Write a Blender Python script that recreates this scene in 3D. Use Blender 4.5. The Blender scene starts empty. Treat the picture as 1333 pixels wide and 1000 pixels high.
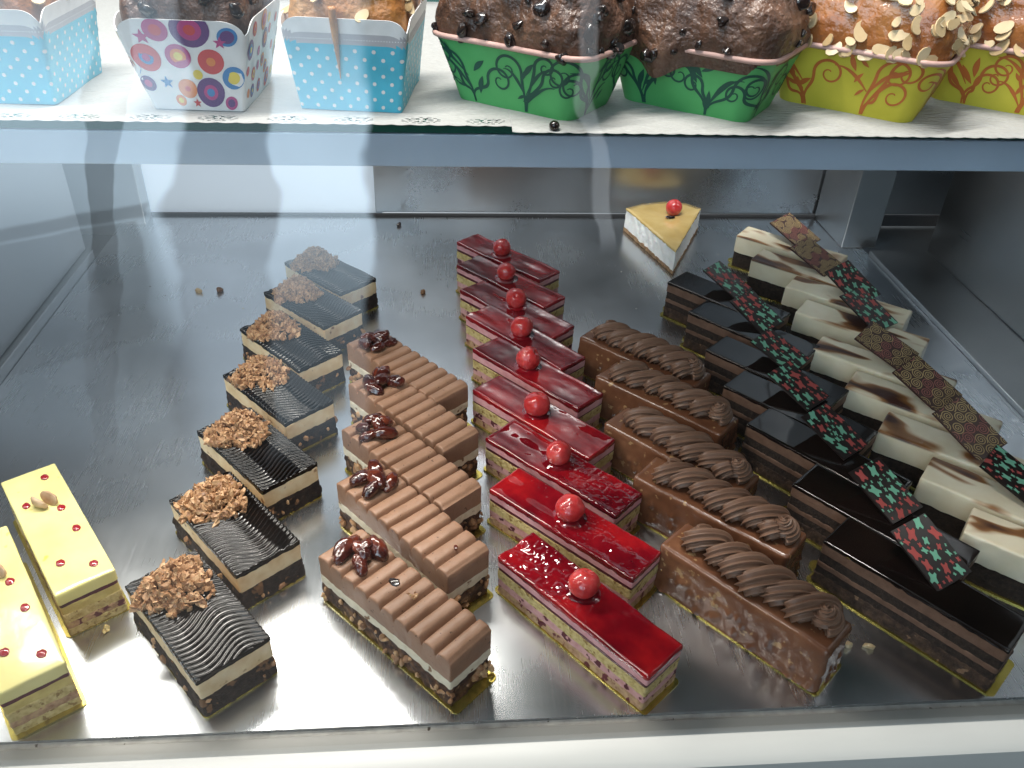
import bpy, math, random
import numpy as np
from mathutils import Matrix, Vector

C = bpy.context.scene
COL = C.collection
R = math.radians
RNG = random.Random(7)

# ------------------------------------------------------------------ noise
def _hash(ix, iy, iz):
    n = (ix * 374761393 + iy * 668265263 + iz * 2147483647 + 12345) & 0xffffffff
    n = ((n ^ (n >> 13)) * 1274126177) & 0xffffffff
    n = ((n ^ (n >> 16)) * 2246822519) & 0xffffffff
    return ((n ^ (n >> 15)) & 0xffff) / 32767.5 - 1.0

def vnoise(P):
    P = np.asarray(P, float)
    i = np.floor(P).astype(np.int64); f = P - i
    w = f * f * (3 - 2 * f)
    out = 0
    for dx in (0, 1):
        for dy in (0, 1):
            for dz in (0, 1):
                h = _hash(i[..., 0] + dx, i[..., 1] + dy, i[..., 2] + dz)
                ww = (w[..., 0] if dx else 1 - w[..., 0]) * (w[..., 1] if dy else 1 - w[..., 1]) * (w[..., 2] if dz else 1 - w[..., 2])
                out = out + h * ww
    return out

def fbm(P, octv=3):
    s = 0; a = 1.0; t = 0
    for k in range(octv):
        s = s + a * vnoise(np.asarray(P) * (2 ** k) + 17.3 * k); t += a; a *= .5
    return s / t

# ------------------------------------------------------------------ mesh collector
class MB:
    def __init__(s): s.v = []; s.f = []; s.m = []; s.n = 0
    def add(s, V, F, mat=0):
        V = np.asarray(V, float).reshape(-1, 3)
        s.v.append(V); b = s.n
        for k, q in enumerate(F):
            s.f.append([int(b + i) for i in q]); s.m.append(mat if isinstance(mat, int) else mat[k])
        s.n += len(V)
    def obj(s, name, mats, parent=None, sharp=35, flat=False):
        me = bpy.data.meshes.new(name)
        V = np.concatenate(s.v) if s.v else np.zeros((0, 3))
        me.from_pydata(V.tolist(), [], s.f)
        if not isinstance(mats, (list, tuple)): mats = [mats]
        for m in mats: me.materials.append(m)
        me.polygons.foreach_set('material_index', s.m)
        if not flat:
            me.polygons.foreach_set('use_smooth', [True] * len(s.f))
            if sharp: me.set_sharp_from_angle(angle=R(sharp))
        me.update()
        o = bpy.data.objects.new(name, me); COL.objects.link(o)
        if parent: o.parent = parent
        return o

def box(mb, x0, x1, y0, y1, z0, z1, mat=0):
    V = [(x, y, z) for z in (z0, z1) for y in (y0, y1) for x in (x0, x1)]
    mb.add(V, [(0, 2, 3, 1), (4, 5, 7, 6), (0, 1, 5, 4), (2, 6, 7, 3), (0, 4, 6, 2), (1, 3, 7, 5)], mat)

def bbox_obj(name, mat, x0, x1, y0, y1, z0, z1, parent=None, bev=.001):
    mb = MB(); box(mb, x0, x1, y0, y1, z0, z1)
    o = mb.obj(name, mat, parent)
    if bev:
        m = o.modifiers.new('bevel', 'BEVEL'); m.width = bev; m.segments = 2
    return o

def thing(name, label, cat, loc=(0, 0, 0), rz=0, group=None):
    o = bpy.data.objects.new(name, None); COL.objects.link(o)
    o.empty_display_size = .02
    o.location = loc; o.rotation_euler = (0, 0, rz)
    return tag(o, label, cat, group)

def tag(o, label, cat, group=None):
    o['label'] = label; o['category'] = cat
    if group: o['group'] = group
    return o

# ------------------------------------------------------------------ materials
def sock(n, name, val):
    if name in n.inputs: n.inputs[name].default_value = val

def pm(name, ramp, scale=60, detail=4, rough=.5, bump=0, bscale=None, coat=0, sss=0, sssr=(.01, .004, .002),
       metallic=0, spec=.5, stretch=(1, 1, 1), island=None, spots=None, trans=0, ior=1.45, crough=.05, bdist=.001, rvar=0):
    """procedural principled material: noise -> colour ramp, optional second spot layer, bump"""
    m = bpy.data.materials.new(name); m.use_nodes = True
    nt = m.node_tree; N = nt.nodes; Lk = nt.links
    b = N['Principled BSDF']
    tc = N.new('ShaderNodeTexCoord'); oi = N.new('ShaderNodeObjectInfo')
    mul = N.new('ShaderNodeMath'); mul.operation = 'MULTIPLY'; mul.inputs[1].default_value = 13.7
    Lk.new(oi.outputs['Random'], mul.inputs[0])
    mp = N.new('ShaderNodeMapping'); mp.inputs['Scale'].default_value = stretch
    Lk.new(tc.outputs['Object'], mp.inputs['Vector'])
    add = N.new('ShaderNodeVectorMath'); add.operation = 'ADD'
    Lk.new(mp.outputs[0], add.inputs[0]); Lk.new(mul.outputs[0], add.inputs[1])
    nz = N.new('ShaderNodeTexNoise'); nz.inputs['Scale'].default_value = scale; nz.inputs['Detail'].default_value = detail
    Lk.new(add.outputs[0], nz.inputs['Vector'])
    cr = N.new('ShaderNodeValToRGB')
    el = cr.color_ramp.elements
    while len(el) < len(ramp): el.new(.5)
    for e, (p, c) in zip(el, ramp):
        e.position = p; e.color = (*c, 1)
    src = nz.outputs['Fac']
    if island:
        ge = N.new('ShaderNodeNewGeometry'); mx = N.new('ShaderNodeMix'); mx.data_type = 'FLOAT'
        mx.inputs[0].default_value = island
        Lk.new(nz.outputs['Fac'], mx.inputs[2]); Lk.new(ge.outputs['Random Per Island'], mx.inputs[3]); src = mx.outputs[0]
    Lk.new(src, cr.inputs[0])
    col = cr.outputs[0]
    if spots:
        for (sc, thr, wid, c) in spots:
            n2 = N.new('ShaderNodeTexNoise'); n2.inputs['Scale'].default_value = sc; n2.inputs['Detail'].default_value = 2.5
            Lk.new(add.outputs[0], n2.inputs['Vector'])
            mr = N.new('ShaderNodeMapRange'); mr.inputs['From Min'].default_value = thr; mr.inputs['From Max'].default_value = thr + wid
            Lk.new(n2.outputs['Fac'], mr.inputs['Value'])
            mx = N.new('ShaderNodeMix'); mx.data_type = 'RGBA'
            Lk.new(mr.outputs[0], mx.inputs[0]); Lk.new(col, mx.inputs[6]); mx.inputs[7].default_value = (*c, 1)
            col = mx.outputs[2]
    Lk.new(col, b.inputs['Base Color'])
    sock(b, 'Roughness', rough); sock(b, 'Metallic', metallic); sock(b, 'Specular IOR Level', spec)
    sock(b, 'Coat Weight', coat); sock(b, 'Coat Roughness', crough); sock(b, 'IOR', ior)
    if sss:
        sock(b, 'Subsurface Weight', sss); sock(b, 'Subsurface Radius', sssr); sock(b, 'Subsurface Scale', .35)
    sock(b, 'Transmission Weight', trans)
    if rvar:
        mr = N.new('ShaderNodeMapRange'); mr.inputs['From Min'].default_value = .3; mr.inputs['From Max'].default_value = .7
        mr.inputs['To Min'].default_value = max(0, rough - rvar); mr.inputs['To Max'].default_value = rough + rvar
        n4 = N.new('ShaderNodeTexNoise'); n4.inputs['Scale'].default_value = scale * .6
        Lk.new(add.outputs[0], n4.inputs['Vector']); Lk.new(n4.outputs['Fac'], mr.inputs['Value']); Lk.new(mr.outputs[0], b.inputs['Roughness'])
    if bump:
        n3 = N.new('ShaderNodeTexNoise'); n3.inputs['Scale'].default_value = bscale or scale; n3.inputs['Detail'].default_value = 5
        Lk.new(add.outputs[0], n3.inputs['Vector'])
        bp = N.new('ShaderNodeBump'); bp.inputs['Strength'].default_value = bump; bp.inputs['Distance'].default_value = bdist
        Lk.new(n3.outputs['Fac'], bp.inputs['Height']); Lk.new(bp.outputs[0], b.inputs['Normal'])
        if coat: Lk.new(bp.outputs[0], b.inputs['Coat Normal'])
    return m

def flat(name, c, rough=.5, **k):
    return pm(name, [(.3, tuple(x * .92 for x in c)), (.7, tuple(min(1, x * 1.06) for x in c))], scale=k.pop('scale', 120), rough=rough, **k)

M = {}
M['jelly'] = pm('red_jelly', [(.32, (.060, .001, .005)), (.52, (.20, .003, .009)), (.72, (.46, .011, .014))], scale=26, rough=.04, coat=1, spec=.6, bump=.05, bscale=60, crough=.02)
M['cherry'] = pm('glazed_cherry', [(.3, (.42, .020, .022)), (.6, (.62, .06, .06)), (.8, (.72, .18, .15))], scale=110, rough=.24, coat=.7, sss=.6, bump=.12, bscale=160)
M['pink'] = pm('pink_mousse', [(.3, (.62, .27, .29)), (.7, (.76, .42, .42))], scale=150, rough=.55, bump=.25, bscale=500, sss=.15)
M['maroon'] = pm('berry_layer', [(.3, (.06, .008, .014)), (.7, (.13, .016, .028))], scale=200, rough=.3, bump=.2, bscale=400)
M['sponge'] = pm('yellow_sponge', [(.25, (.40, .28, .085)), (.5, (.60, .47, .20)), (.75, (.72, .60, .30))], scale=350, rough=.85, bump=.8, bscale=700, spots=[(260, .60, .05, (.30, .19, .06))])
M['berry_mousse'] = pm('berry_mousse', [(.3, (.55, .26, .25)), (.7, (.70, .41, .39))], scale=200, rough=.7, bump=.5, bscale=400, spots=[(150, .585, .03, (.11, .02, .03))])
M['berry_sponge'] = pm('berry_sponge', [(.3, (.32, .17, .09)), (.55, (.52, .33, .19)), (.75, (.58, .45, .17))], scale=260, rough=.85, bump=.8, bscale=500, spots=[(170, .57, .04, (.14, .03, .035))])
M['gold'] = pm('gold_card', [(.3, (.46, .36, .07)), (.7, (.62, .52, .14))], scale=60, rough=.25, metallic=.85, bump=.08, bscale=120)
M['ganache'] = pm('dark_ganache', [(.35, (.0028, .0016, .0013)), (.7, (.006, .003, .002))], scale=80, rough=.05, coat=0, spec=.6, bump=.03, bscale=250, crough=.03)
M['cream'] = pm('caramel_cream', [(.3, (.70, .50, .27)), (.55, (.82, .65, .41)), (.75, (.86, .74, .53))], scale=90, rough=.55, bump=.25, bscale=300, sss=.1, spots=[(130, .66, .08, (.28, .13, .05))])
M['choc_base'] = pm('dark_nut_base', [(.3, (.012, .007, .006)), (.6, (.032, .019, .015)), (.8, (.06, .035, .024))], scale=260, rough=.75, bump=1, bscale=420, spots=[(120, .63, .04, (.20, .10, .045))], bdist=.002)
M['crumble'] = pm('nut_crumble', [(.12, (.15, .065, .03)), (.45, (.40, .21, .10)), (.85, (.62, .40, .22))], scale=220, rough=.5, bump=.4, bscale=500, island=.6, coat=.15, crough=.3)
M['bar'] = pm('milk_chocolate', [(.3, (.27, .148, .090)), (.7, (.345, .195, .124))], scale=60, rough=.42, bump=.3, bscale=330, spots=[(420, .70, .03, (.09, .045, .028))], sss=.05)
M['white_cream'] = pm('white_cream', [(.3, (.70, .61, .45)), (.7, (.82, .75, .60))], scale=200, rough=.6, bump=.7, bscale=500, spots=[(140, .64, .05, (.25, .14, .07))])
M['nut_base'] = pm('crunchy_nut_base', [(.28, (.018, .008, .006)), (.5, (.07, .03, .018)), (.72, (.22, .11, .05))], scale=190, rough=.6, bump=1, bscale=300, bdist=.002, spots=[(160, .66, .03, (.36, .22, .11))])
M['candied'] = pm('candied_nut', [(.25, (.018, .004, .004)), (.5, (.065, .012, .008)), (.8, (.20, .042, .018))], scale=90, rough=.12, coat=1, bump=.35, bscale=200)
M['caramel'] = pm('caramel_glaze', [(.3, (.125, .048, .023)), (.55, (.180, .073, .036)), (.8, (.28, .126, .064))], scale=45, rough=.27, coat=.38, crough=.14, bump=.3, bscale=170, spots=[(150, .645, .05, (.42, .25, .12))])
M['piped'] = pm('piped_chocolate_cream', [(.3, (.17, .093, .060)), (.7, (.23, .13, .085))], scale=70, rough=.42, bump=.15, bscale=700, sss=.05)
M['dk_glaze'] = pm('mirror_glaze', [(.35, (.007, .004, .0035)), (.7, (.013, .007, .005))], scale=30, rough=.07, coat=.45, spec=.35, bump=.02, bscale=80)
M['dk_mousse'] = pm('chocolate_mousse', [(.3, (.13, .068, .042)), (.7, (.20, .11, .072))], scale=140, rough=.6, bump=.5, bscale=500)
M['dk_sponge'] = pm('dark_sponge', [(.3, (.020, .012, .009)), (.6, (.042, .026, .018)), (.8, (.07, .042, .028))], scale=350, rough=.85, bump=1, bscale=600, bdist=.0015)
M['dk_crunch'] = pm('dark_crunch', [(.3, (.028, .015, .010)), (.55, (.07, .038, .024)), (.8, (.16, .088, .05))], scale=230, rough=.75, bump=1, bscale=380, bdist=.002, spots=[(140, .66, .04, (.26, .15, .085))])
M['tile'] = flat('chocolate_plaque', (.014, .008, .007), rough=.32)
M['mint'] = flat('mint_print', (.20, .50, .34), rough=.5)
M['redp'] = flat('red_print', (.46, .085, .075), rough=.5)
M['tile_brown'] = flat('brown_plaque', (.055, .020, .017), rough=.35)
M['goldp'] = flat('gold_print', (.50, .36, .17), rough=.45)
M['rosep'] = flat('rose_print', (.36, .13, .11), rough=.5)
M['darkline'] = flat('dark_line_print', (.012, .007, .006), rough=.5)
M['yellow'] = pm('yellow_glaze', [(.3, (.73, .645, .24)), (.7, (.80, .74, .35))], scale=30, rough=.22, coat=.6, crough=.1, spots=[(90, .70, .05, (.55, .46, .10))], bump=.1, bscale=120)
M['yellow_cream'] = pm('yellow_cream', [(.3, (.55, .42, .12)), (.7, (.68, .55, .20))], scale=150, rough=.6, bump=.4, bscale=400)
M['jam'] = flat('jam_dot', (.30, .012, .02), rough=.08, coat=1)
M['pistachio_shell'] = pm('nut_shell', [(.3, (.36, .22, .12)), (.7, (.58, .42, .27))], scale=160, rough=.4, bump=.3, bscale=300)
M['amber'] = pm('amber_glaze', [(.3, (.50, .34, .11)), (.7, (.62, .46, .19))], scale=40, rough=.12, coat=.8, bump=.1, bscale=90)
M['cheese'] = pm('white_cheese', [(.3, (.78, .77, .74)), (.7, (.86, .85, .82))], scale=180, rough=.7, bump=.7, bscale=350, sss=.15)
M['crust'] = pm('crumb_crust', [(.3, (.16, .085, .04)), (.7, (.38, .24, .13))], scale=300, rough=.85, bump=1, bscale=450)

# loaves
M['choc_cake'] = pm('chocolate_cake_top', [(.3, (.050, .021, .012)), (.55, (.115, .053, .030)), (.8, (.20, .100, .058))], scale=70, rough=.36, coat=.4, crough=.14, bump=.9, bscale=220, bdist=.003)
M['gold_cake'] = pm('golden_cake_top', [(.3, (.30, .105, .025)), (.55, (.46, .19, .05)), (.8, (.62, .33, .12))], scale=60, rough=.35, coat=.5, crough=.15, bump=.7, bscale=200, bdist=.0025)
M['amber_cake'] = pm('amber_glazed_top', [(.3, (.20, .055, .014)), (.55, (.38, .135, .035)), (.8, (.50, .22, .07))], scale=50, rough=.2, coat=.8, crough=.08, bump=.6, bscale=160, bdist=.0025)
M['chip'] = flat('chocolate_chip', (.014, .007, .006), rough=.2, coat=.5)
M['almond'] = pm('almond_flake', [(.2, (.52, .35, .17)), (.8, (.74, .58, .36))], scale=200, rough=.4, coat=.3, island=.7)
M['blue'] = flat('blue_card', (.085, .50, .68), rough=.4, spec=.4)
M['dot'] = flat('white_print', (.80, .82, .82), rough=.45)
M['lace_grey'] = flat('grey_lace_print', (.48, .47, .50), rough=.5)
M['card'] = flat('white_card', (.80, .80, .80), rough=.4)
M['purple'] = flat('purple_print', (.10, .02, .17), rough=.4)
M['magenta'] = flat('magenta_print', (.46, .03, .20), rough=.4)
M['redc'] = flat('red_dot_print', (.60, .04, .04), rough=.4)
M['orangec'] = flat('orange_print', (.75, .22, .03), rough=.4)
M['yellowc'] = flat('yellow_dot_print', (.78, .60, .05), rough=.4)
M['bluec'] = flat('blue_print', (.03, .20, .48), rough=.4)
M['green'] = pm('green_paper', [(.3, (.070, .36, .105)), (.7, (.10, .45, .145))], scale=40, rough=.55, bump=.15, bscale=90)
M['green_ink'] = flat('dark_green_ink', (.006, .075, .050), rough=.5)
M['yel_paper'] = pm('yellow_paper', [(.3, (.52, .46, .035)), (.7, (.66, .58, .06))], scale=40, rough=.55, bump=.15, bscale=90)
M['orange_ink'] = flat('orange_ink', (.50, .135, .025), rough=.5)
M['rim'] = flat('pink_paper_rim', (.58, .36, .31), rough=.6)
M['doily'] = pm('white_paper_lace', [(.3, (.34, .34, .33)), (.7, (.42, .42, .405))], scale=500, rough=.75, bump=1.0, bscale=140, stretch=(1, 4, 1), bdist=.0015)
M['edge_glass'] = flat('green_glass', (.008, .075, .055), rough=.12, spec=.3)

def steel(name, base, rough, scr=.5, dirt=True, tint=(1, 1, 1)):
    m = bpy.data.materials.new(name); m.use_nodes = True
    nt = m.node_tree; N = nt.nodes; Lk = nt.links; b = N['Principled BSDF']
    tc = N.new('ShaderNodeTexCoord')
    hs = []
    for (rz, sx, sy, sc) in ((14, 900, 14, 1.0), (-38, 700, 12, 1.0), (78, 600, 14, 1.0), (52, 420, 7, 1.0)):
        mp = N.new('ShaderNodeMapping'); mp.inputs['Rotation'].default_value = (0, 0, R(rz)); mp.inputs['Scale'].default_value = (sx, sy, sx)
        Lk.new(tc.outputs['Object'], mp.inputs[0])
        nz = N.new('ShaderNodeTexNoise'); nz.inputs['Scale'].default_value = sc; nz.inputs['Detail'].default_value = 3
        nz.inputs['Distortion'].default_value = .3
        Lk.new(mp.outputs[0], nz.inputs[0]); hs.append(nz.outputs['Fac'])
    a = hs[0]
    for h in hs[1:]:
        ad = N.new('ShaderNodeMath'); ad.operation = 'ADD'; Lk.new(a, ad.inputs[0]); Lk.new(h, ad.inputs[1]); a = ad.outputs[0]
    bl = N.new('ShaderNodeTexNoise'); bl.inputs['Scale'].default_value = 9; bl.inputs['Detail'].default_value = 4
    Lk.new(tc.outputs['Object'], bl.inputs[0])
    mr = N.new('ShaderNodeMapRange'); mr.inputs['From Min'].default_value = 1.6; mr.inputs['From Max'].default_value = 2.4
    mr.inputs['To Min'].default_value = rough * .96; mr.inputs['To Max'].default_value = rough * 1.05
    Lk.new(a, mr.inputs[0])
    m2 = N.new('ShaderNodeMath'); m2.operation = 'MULTIPLY_ADD'; Lk.new(bl.outputs['Fac'], m2.inputs[0]); m2.inputs[1].default_value = rough * .8
    ms = N.new('ShaderNodeMath'); ms.operation = 'SUBTRACT'; Lk.new(mr.outputs[0], ms.inputs[0]); ms.inputs[1].default_value = rough * .4
    Lk.new(ms.outputs[0], m2.inputs[2]); Lk.new(m2.outputs[0], b.inputs['Roughness'])
    bp = N.new('ShaderNodeBump'); bp.inputs['Strength'].default_value = scr; bp.inputs['Distance'].default_value = .0002
    Lk.new(a, bp.inputs['Height']); Lk.new(bp.outputs[0], b.inputs['Normal'])
    cr = N.new('ShaderNodeValToRGB')
    cr.color_ramp.elements[0].position = .3; cr.color_ramp.elements[0].color = (base * .86 * tint[0], base * .86 * tint[1], base * .86 * tint[2], 1)
    cr.color_ramp.elements[1].position = .7; cr.color_ramp.elements[1].color = (base * 1.08 * tint[0], base * 1.08 * tint[1], base * 1.08 * tint[2], 1)
    Lk.new(bl.outputs['Fac'], cr.inputs[0]); col = cr.outputs[0]
    met = None
    if dirt:
        vo = N.new('ShaderNodeTexVoronoi'); vo.inputs['Scale'].default_value = 55; vo.inputs['Randomness'].default_value = 1
        Lk.new(tc.outputs['Object'], vo.inputs['Vector'])
        m3 = N.new('ShaderNodeMapRange'); m3.inputs['From Min'].default_value = .04; m3.inputs['From Max'].default_value = .055
        m3.inputs['To Min'].default_value = 1; m3.inputs['To Max'].default_value = 0
        Lk.new(vo.outputs['Distance'], m3.inputs[0])
        # only some cells carry a speck
        sp = N.new('ShaderNodeSeparateColor'); Lk.new(vo.outputs['Color'], sp.inputs[0])
        gt = N.new('ShaderNodeMath'); gt.operation = 'GREATER_THAN'; gt.inputs[1].default_value = .84; Lk.new(sp.outputs[0], gt.inputs[0])
        mm = N.new('ShaderNodeMath'); mm.operation = 'MULTIPLY'; Lk.new(m3.outputs[0], mm.inputs[0]); Lk.new(gt.outputs[0], mm.inputs[1])
        mx = N.new('ShaderNodeMix'); mx.data_type = 'RGBA'; Lk.new(mm.outputs[0], mx.inputs[0]); Lk.new(col, mx.inputs[6])
        c2 = N.new('ShaderNodeMix'); c2.data_type = 'RGBA'; g2 = N.new('ShaderNodeMath'); g2.operation = 'GREATER_THAN'; g2.inputs[1].default_value = .6
        Lk.new(sp.outputs[1], g2.inputs[0]); Lk.new(g2.outputs[0], c2.inputs[0]); c2.inputs[6].default_value = (.7, .66, .58, 1); c2.inputs[7].default_value = (.12, .08, .05, 1)
        Lk.new(c2.outputs[2], mx.inputs[7]); col = mx.outputs[2]
        s1 = N.new('ShaderNodeMath'); s1.operation = 'SUBTRACT'; s1.inputs[0].default_value = 1; Lk.new(mm.outputs[0], s1.inputs[1]); Lk.new(s1.outputs[0], b.inputs['Metallic'])
    else: sock(b, 'Metallic', 1)
    Lk.new(col, b.inputs['Base Color'])
    return m
M['tray'] = steel('brushed_steel_tray', .62, .27, .016, tint=(.96, 1.0, 1.05))
M['panel'] = steel('steel_panel', .46, .30, .03, dirt=False, tint=(.97, .99, 1.02))
M['side'] = steel('side_steel', .33, .36, .03, dirt=False, tint=(.97, 1, 1.02))
M['rail'] = flat('rail_sky_tint', (.40, .50, .62), rough=.30, spec=.5, scale=20)  # aluminium rail; the sky's reflected blue is mixed into its base colour
M['frame'] = pm('white_frame', [(.3, (.29, .285, .265)), (.7, (.35, .345, .32))], scale=25, rough=.4, bump=.03, bscale=50, stretch=(.2, 1, 1), spots=[(30, .66, .1, (.45, .45, .45))])
M['dark_gap'] = flat('dark_gap', (.03, .03, .032), rough=.6)
M['grime'] = pm('grimy_channel', [(.3, (.30, .29, .27)), (.7, (.45, .44, .41))], scale=150, rough=.6, spots=[(200, .69, .03, (.05, .035, .025))])

def pane_glass():
    m = bpy.data.materials.new('clear_glass'); m.use_nodes = True
    nt = m.node_tree; N = nt.nodes; Lk = nt.links
    N.remove(N['Principled BSDF'])
    out = N['Material Output']
    t = N.new('ShaderNodeBsdfTransparent'); t.inputs[0].default_value = (.975, .985, .98, 1)
    g = N.new('ShaderNodeBsdfGlossy'); g.inputs['Roughness'].default_value = 0.0
    fr = N.new('ShaderNodeFresnel'); fr.inputs[0].default_value = 1.52
    mu = N.new('ShaderNodeMath'); mu.operation = 'MULTIPLY'; mu.inputs[1].default_value = 1.9; mu.use_clamp = True
    Lk.new(fr.outputs[0], mu.inputs[0])
    mx = N.new('ShaderNodeMixShader'); Lk.new(mu.outputs[0], mx.inputs[0]); Lk.new(t.outputs[0], mx.inputs[1]); Lk.new(g.outputs[0], mx.inputs[2])
    Lk.new(mx.outputs[0], out.inputs[0])
    return m
M['glass'] = pane_glass()
def opal():  # translucent material for the added sheet that glows at the back left
    m = bpy.data.materials.new('opal_glow'); m.use_nodes = True
    nt = m.node_tree; N = nt.nodes; Lk = nt.links; b = N['Principled BSDF']
    sock(b, 'Base Color', (.62, .65, .68, 1)); sock(b, 'Roughness', .25)
    t = N.new('ShaderNodeBsdfTranslucent'); t.inputs[0].default_value = (.80, .86, .92, 1)
    mx = N.new('ShaderNodeMixShader'); mx.inputs[0].default_value = .55
    Lk.new(b.outputs[0], mx.inputs[1]); Lk.new(t.outputs[0], mx.inputs[2]); Lk.new(mx.outputs[0], N['Material Output'].inputs[0])
    return m
M['opal'] = opal()

# ------------------------------------------------------------------ shape helpers
def lines(a, b, n, r):
    """sample positions from a to b, denser within r of both ends"""
    core = np.linspace(a + r, b - r, max(2, n))
    e = np.array([0, .12, .3, .6]) * r
    return np.concatenate([a + e, core, (b - e)[::-1]])

def plan_round(x, y, a, b, r):
    if r <= 0: return x, y
    dx = np.abs(x) - (a - r); dy = np.abs(y) - (b - r)
    k = (dx > 0) & (dy > 0)
    u = np.clip(dx / r, 0, 1); v = np.clip(dy / r, 0, 1)
    nx = (a - r) + r * u * np.sqrt(1 - v * v / 2); ny = (b - r) + r * v * np.sqrt(1 - u * u / 2)
    return np.where(k, np.sign(x) * nx, x), np.where(k, np.sign(y) * ny, y)

def hblock(mb, L, W, zb, ztop, nu=14, nv=8, nz=4, side=.0003, sfreq=350, seed=0, er=.0008, pr=.0012, slope=0, mat=0, us=None, topamp=0, topfreq=200, lump=None, botamp=0):
    """a block: heightfield top, noisy sides, bottom"""
    a, b = L / 2, W / 2
    u = us if us is not None else lines(-a, a, nu, max(er, 1e-4))
    v = lines(-b, b, nv, max(er, 1e-4))
    X, Y = np.meshgrid(u, v, indexing='ij')
    Z = ztop(X, Y) if callable(ztop) else np.full_like(X, ztop)
    so = np.array([seed * 3.17, seed * 1.31, seed * 7.7])
    if topamp: Z = Z + topamp * fbm(np.stack([X, Y, Z], -1) * topfreq + so, 2)
    if er > 0:
        d = np.minimum(a - np.abs(X), b - np.abs(Y))
        q = np.clip(1 - d / er, 0, 1)
        Z = Z - er * (1 - np.sqrt(np.clip(1 - q * q, 0, 1)))
    X, Y = plan_round(X, Y, a, b, pr)
    n, m = X.shape
    per = [(i, 0) for i in range(n)] + [(n - 1, j) for j in range(1, m)] + [(i, m - 1) for i in range(n - 2, -1, -1)] + [(0, j) for j in range(m - 2, 0, -1)]
    pi = np.array([p[0] for p in per]); pj = np.array([p[1] for p in per])
    px, py, pz = X[pi, pj], Y[pi, pj], Z[pi, pj]
    nx = np.where(pi == n - 1, 1., np.where(pi == 0, -1., 0)); ny = np.where(pj == m - 1, 1., np.where(pj == 0, -1., 0))
    l = np.hypot(nx, ny); nx, ny = nx / l, ny / l
    rings = []
    for k in range(nz + 1):
        t = k / nz
        zz = pz + (zb - pz) * t
        if botamp and k == nz: zz = zz + botamp * vnoise(np.stack([px * 300, py * 300, zz * 0], -1) + so)
        P = np.stack([px, py, zz], -1)
        dsp = side * fbm(P * sfreq + so, 3) + slope * t
        if lump is not None: dsp = dsp + lump(P, seed)
        rings.append(np.stack([px + nx * dsp, py + ny * dsp, zz], -1))
    Xd, Yd = X.copy(), Y.copy()
    Xd[pi, pj] = rings[0][:, 0]; Yd[pi, pj] = rings[0][:, 1]
    V = [np.stack([Xd, Yd, Z], -1).reshape(-1, 3)]
    F = []
    for i in range(n - 1):
        for j in range(m - 1):
            F.append((i * m + j, (i + 1) * m + j, (i + 1) * m + j + 1, i * m + j + 1))
    K = len(per); base = n * m
    idx0 = [int(i * m + j) for i, j in per]
    prev = idx0
    for k in range(1, nz + 1):
        V.append(rings[k]); cur = list(range(base + (k - 1) * K, base + k * K))
        for q in range(K):
            q2 = (q + 1) % K
            F.append((prev[q2], prev[q], cur[q], cur[q2]))
        prev = cur
    F.append(tuple(prev))
    mb.add(np.concatenate(V), F, mat)

def ico(r=1, sub=1):
    t = (1 + 5 ** .5) / 2
    V = [(-1, t, 0), (1, t, 0), (-1, -t, 0), (1, -t, 0), (0, -1, t), (0, 1, t), (0, -1, -t), (0, 1, -t), (t, 0, -1), (t, 0, 1), (-t, 0, -1), (-t, 0, 1)]
    F = [(0, 11, 5), (0, 5, 1), (0, 1, 7), (0, 7, 10), (0, 10, 11), (1, 5, 9), (5, 11, 4), (11, 10, 2), (10, 7, 6), (7, 1, 8), (3, 9, 4), (3, 4, 2), (3, 2, 6), (3, 6, 8), (3, 8, 9), (4, 9, 5), (2, 4, 11), (6, 2, 10), (8, 6, 7), (9, 8, 1)]
    V = [np.array(v) / np.linalg.norm(v) for v in V]
    for _ in range(sub):
        mid = {}; F2 = []
        def md(a, b):
            k = (min(a, b), max(a, b))
            if k not in mid:
                p = V[a] + V[b]; V.append(p / np.linalg.norm(p)); mid[k] = len(V) - 1
            return mid[k]
        for a, b, c in F:
            x, y, z = md(a, b), md(b, c), md(c, a)
            F2 += [(a, x, z), (b, y, x), (c, z, y), (x, y, z)]
        F = F2
    return np.array(V) * r, F
ICO1 = ico(1, 1); ICO2 = ico(1, 2); ICO3 = ico(1, 3); ICO4 = ico(1, 4)

def rotm(rx, ry, rz):
    cx, sx, cy, sy, cz, sz = math.cos(rx), math.sin(rx), math.cos(ry), math.sin(ry), math.cos(rz), math.sin(rz)
    return np.array([[cz, -sz, 0], [sz, cz, 0], [0, 0, 1]]) @ np.array([[cy, 0, sy], [0, 1, 0], [-sy, 0, cy]]) @ np.array([[1, 0, 0], [0, cx, -sx], [0, sx, cx]])

def chunk(mb, c, size, rg, sub=ICO1, rough=.35, mat=0, freq=1.3, rot=None):
    V, F = sub
    o = np.array([rg.random() * 50 for _ in range(3)])
    P = V * (1 + rough * vnoise(V * freq + o))[:, None]
    P = P * np.asarray(size)
    m = rot if rot is not None else rotm(rg.random() * 6.3, rg.random() * 6.3, rg.random() * 6.3)
    mb.add(P @ m.T + np.asarray(c), F, mat)

def mound(mb, cx, cy, z0, rx, ry, h, n, rg, s0=.0016, s1=.0034):
    for k in range(n):
        a = rg.random() * 2 * math.pi; q = math.sqrt(rg.random())
        wob = 1 + .18 * math.sin(3 * a + cx * 900)
        x = cx + rx * q * math.cos(a) * wob; y = cy + ry * q * math.sin(a) * wob
        z = z0 + h * max(0, 1 - q * q) * (.35 + .65 * rg.random()) + .0006
        s = s0 + (s1 - s0) * rg.random()
        chunk(mb, (x, y, z), (s, s * (.45 + .45 * rg.random()), s * (.28 + .35 * rg.random())), rg, rough=.75, freq=2.1)

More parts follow.
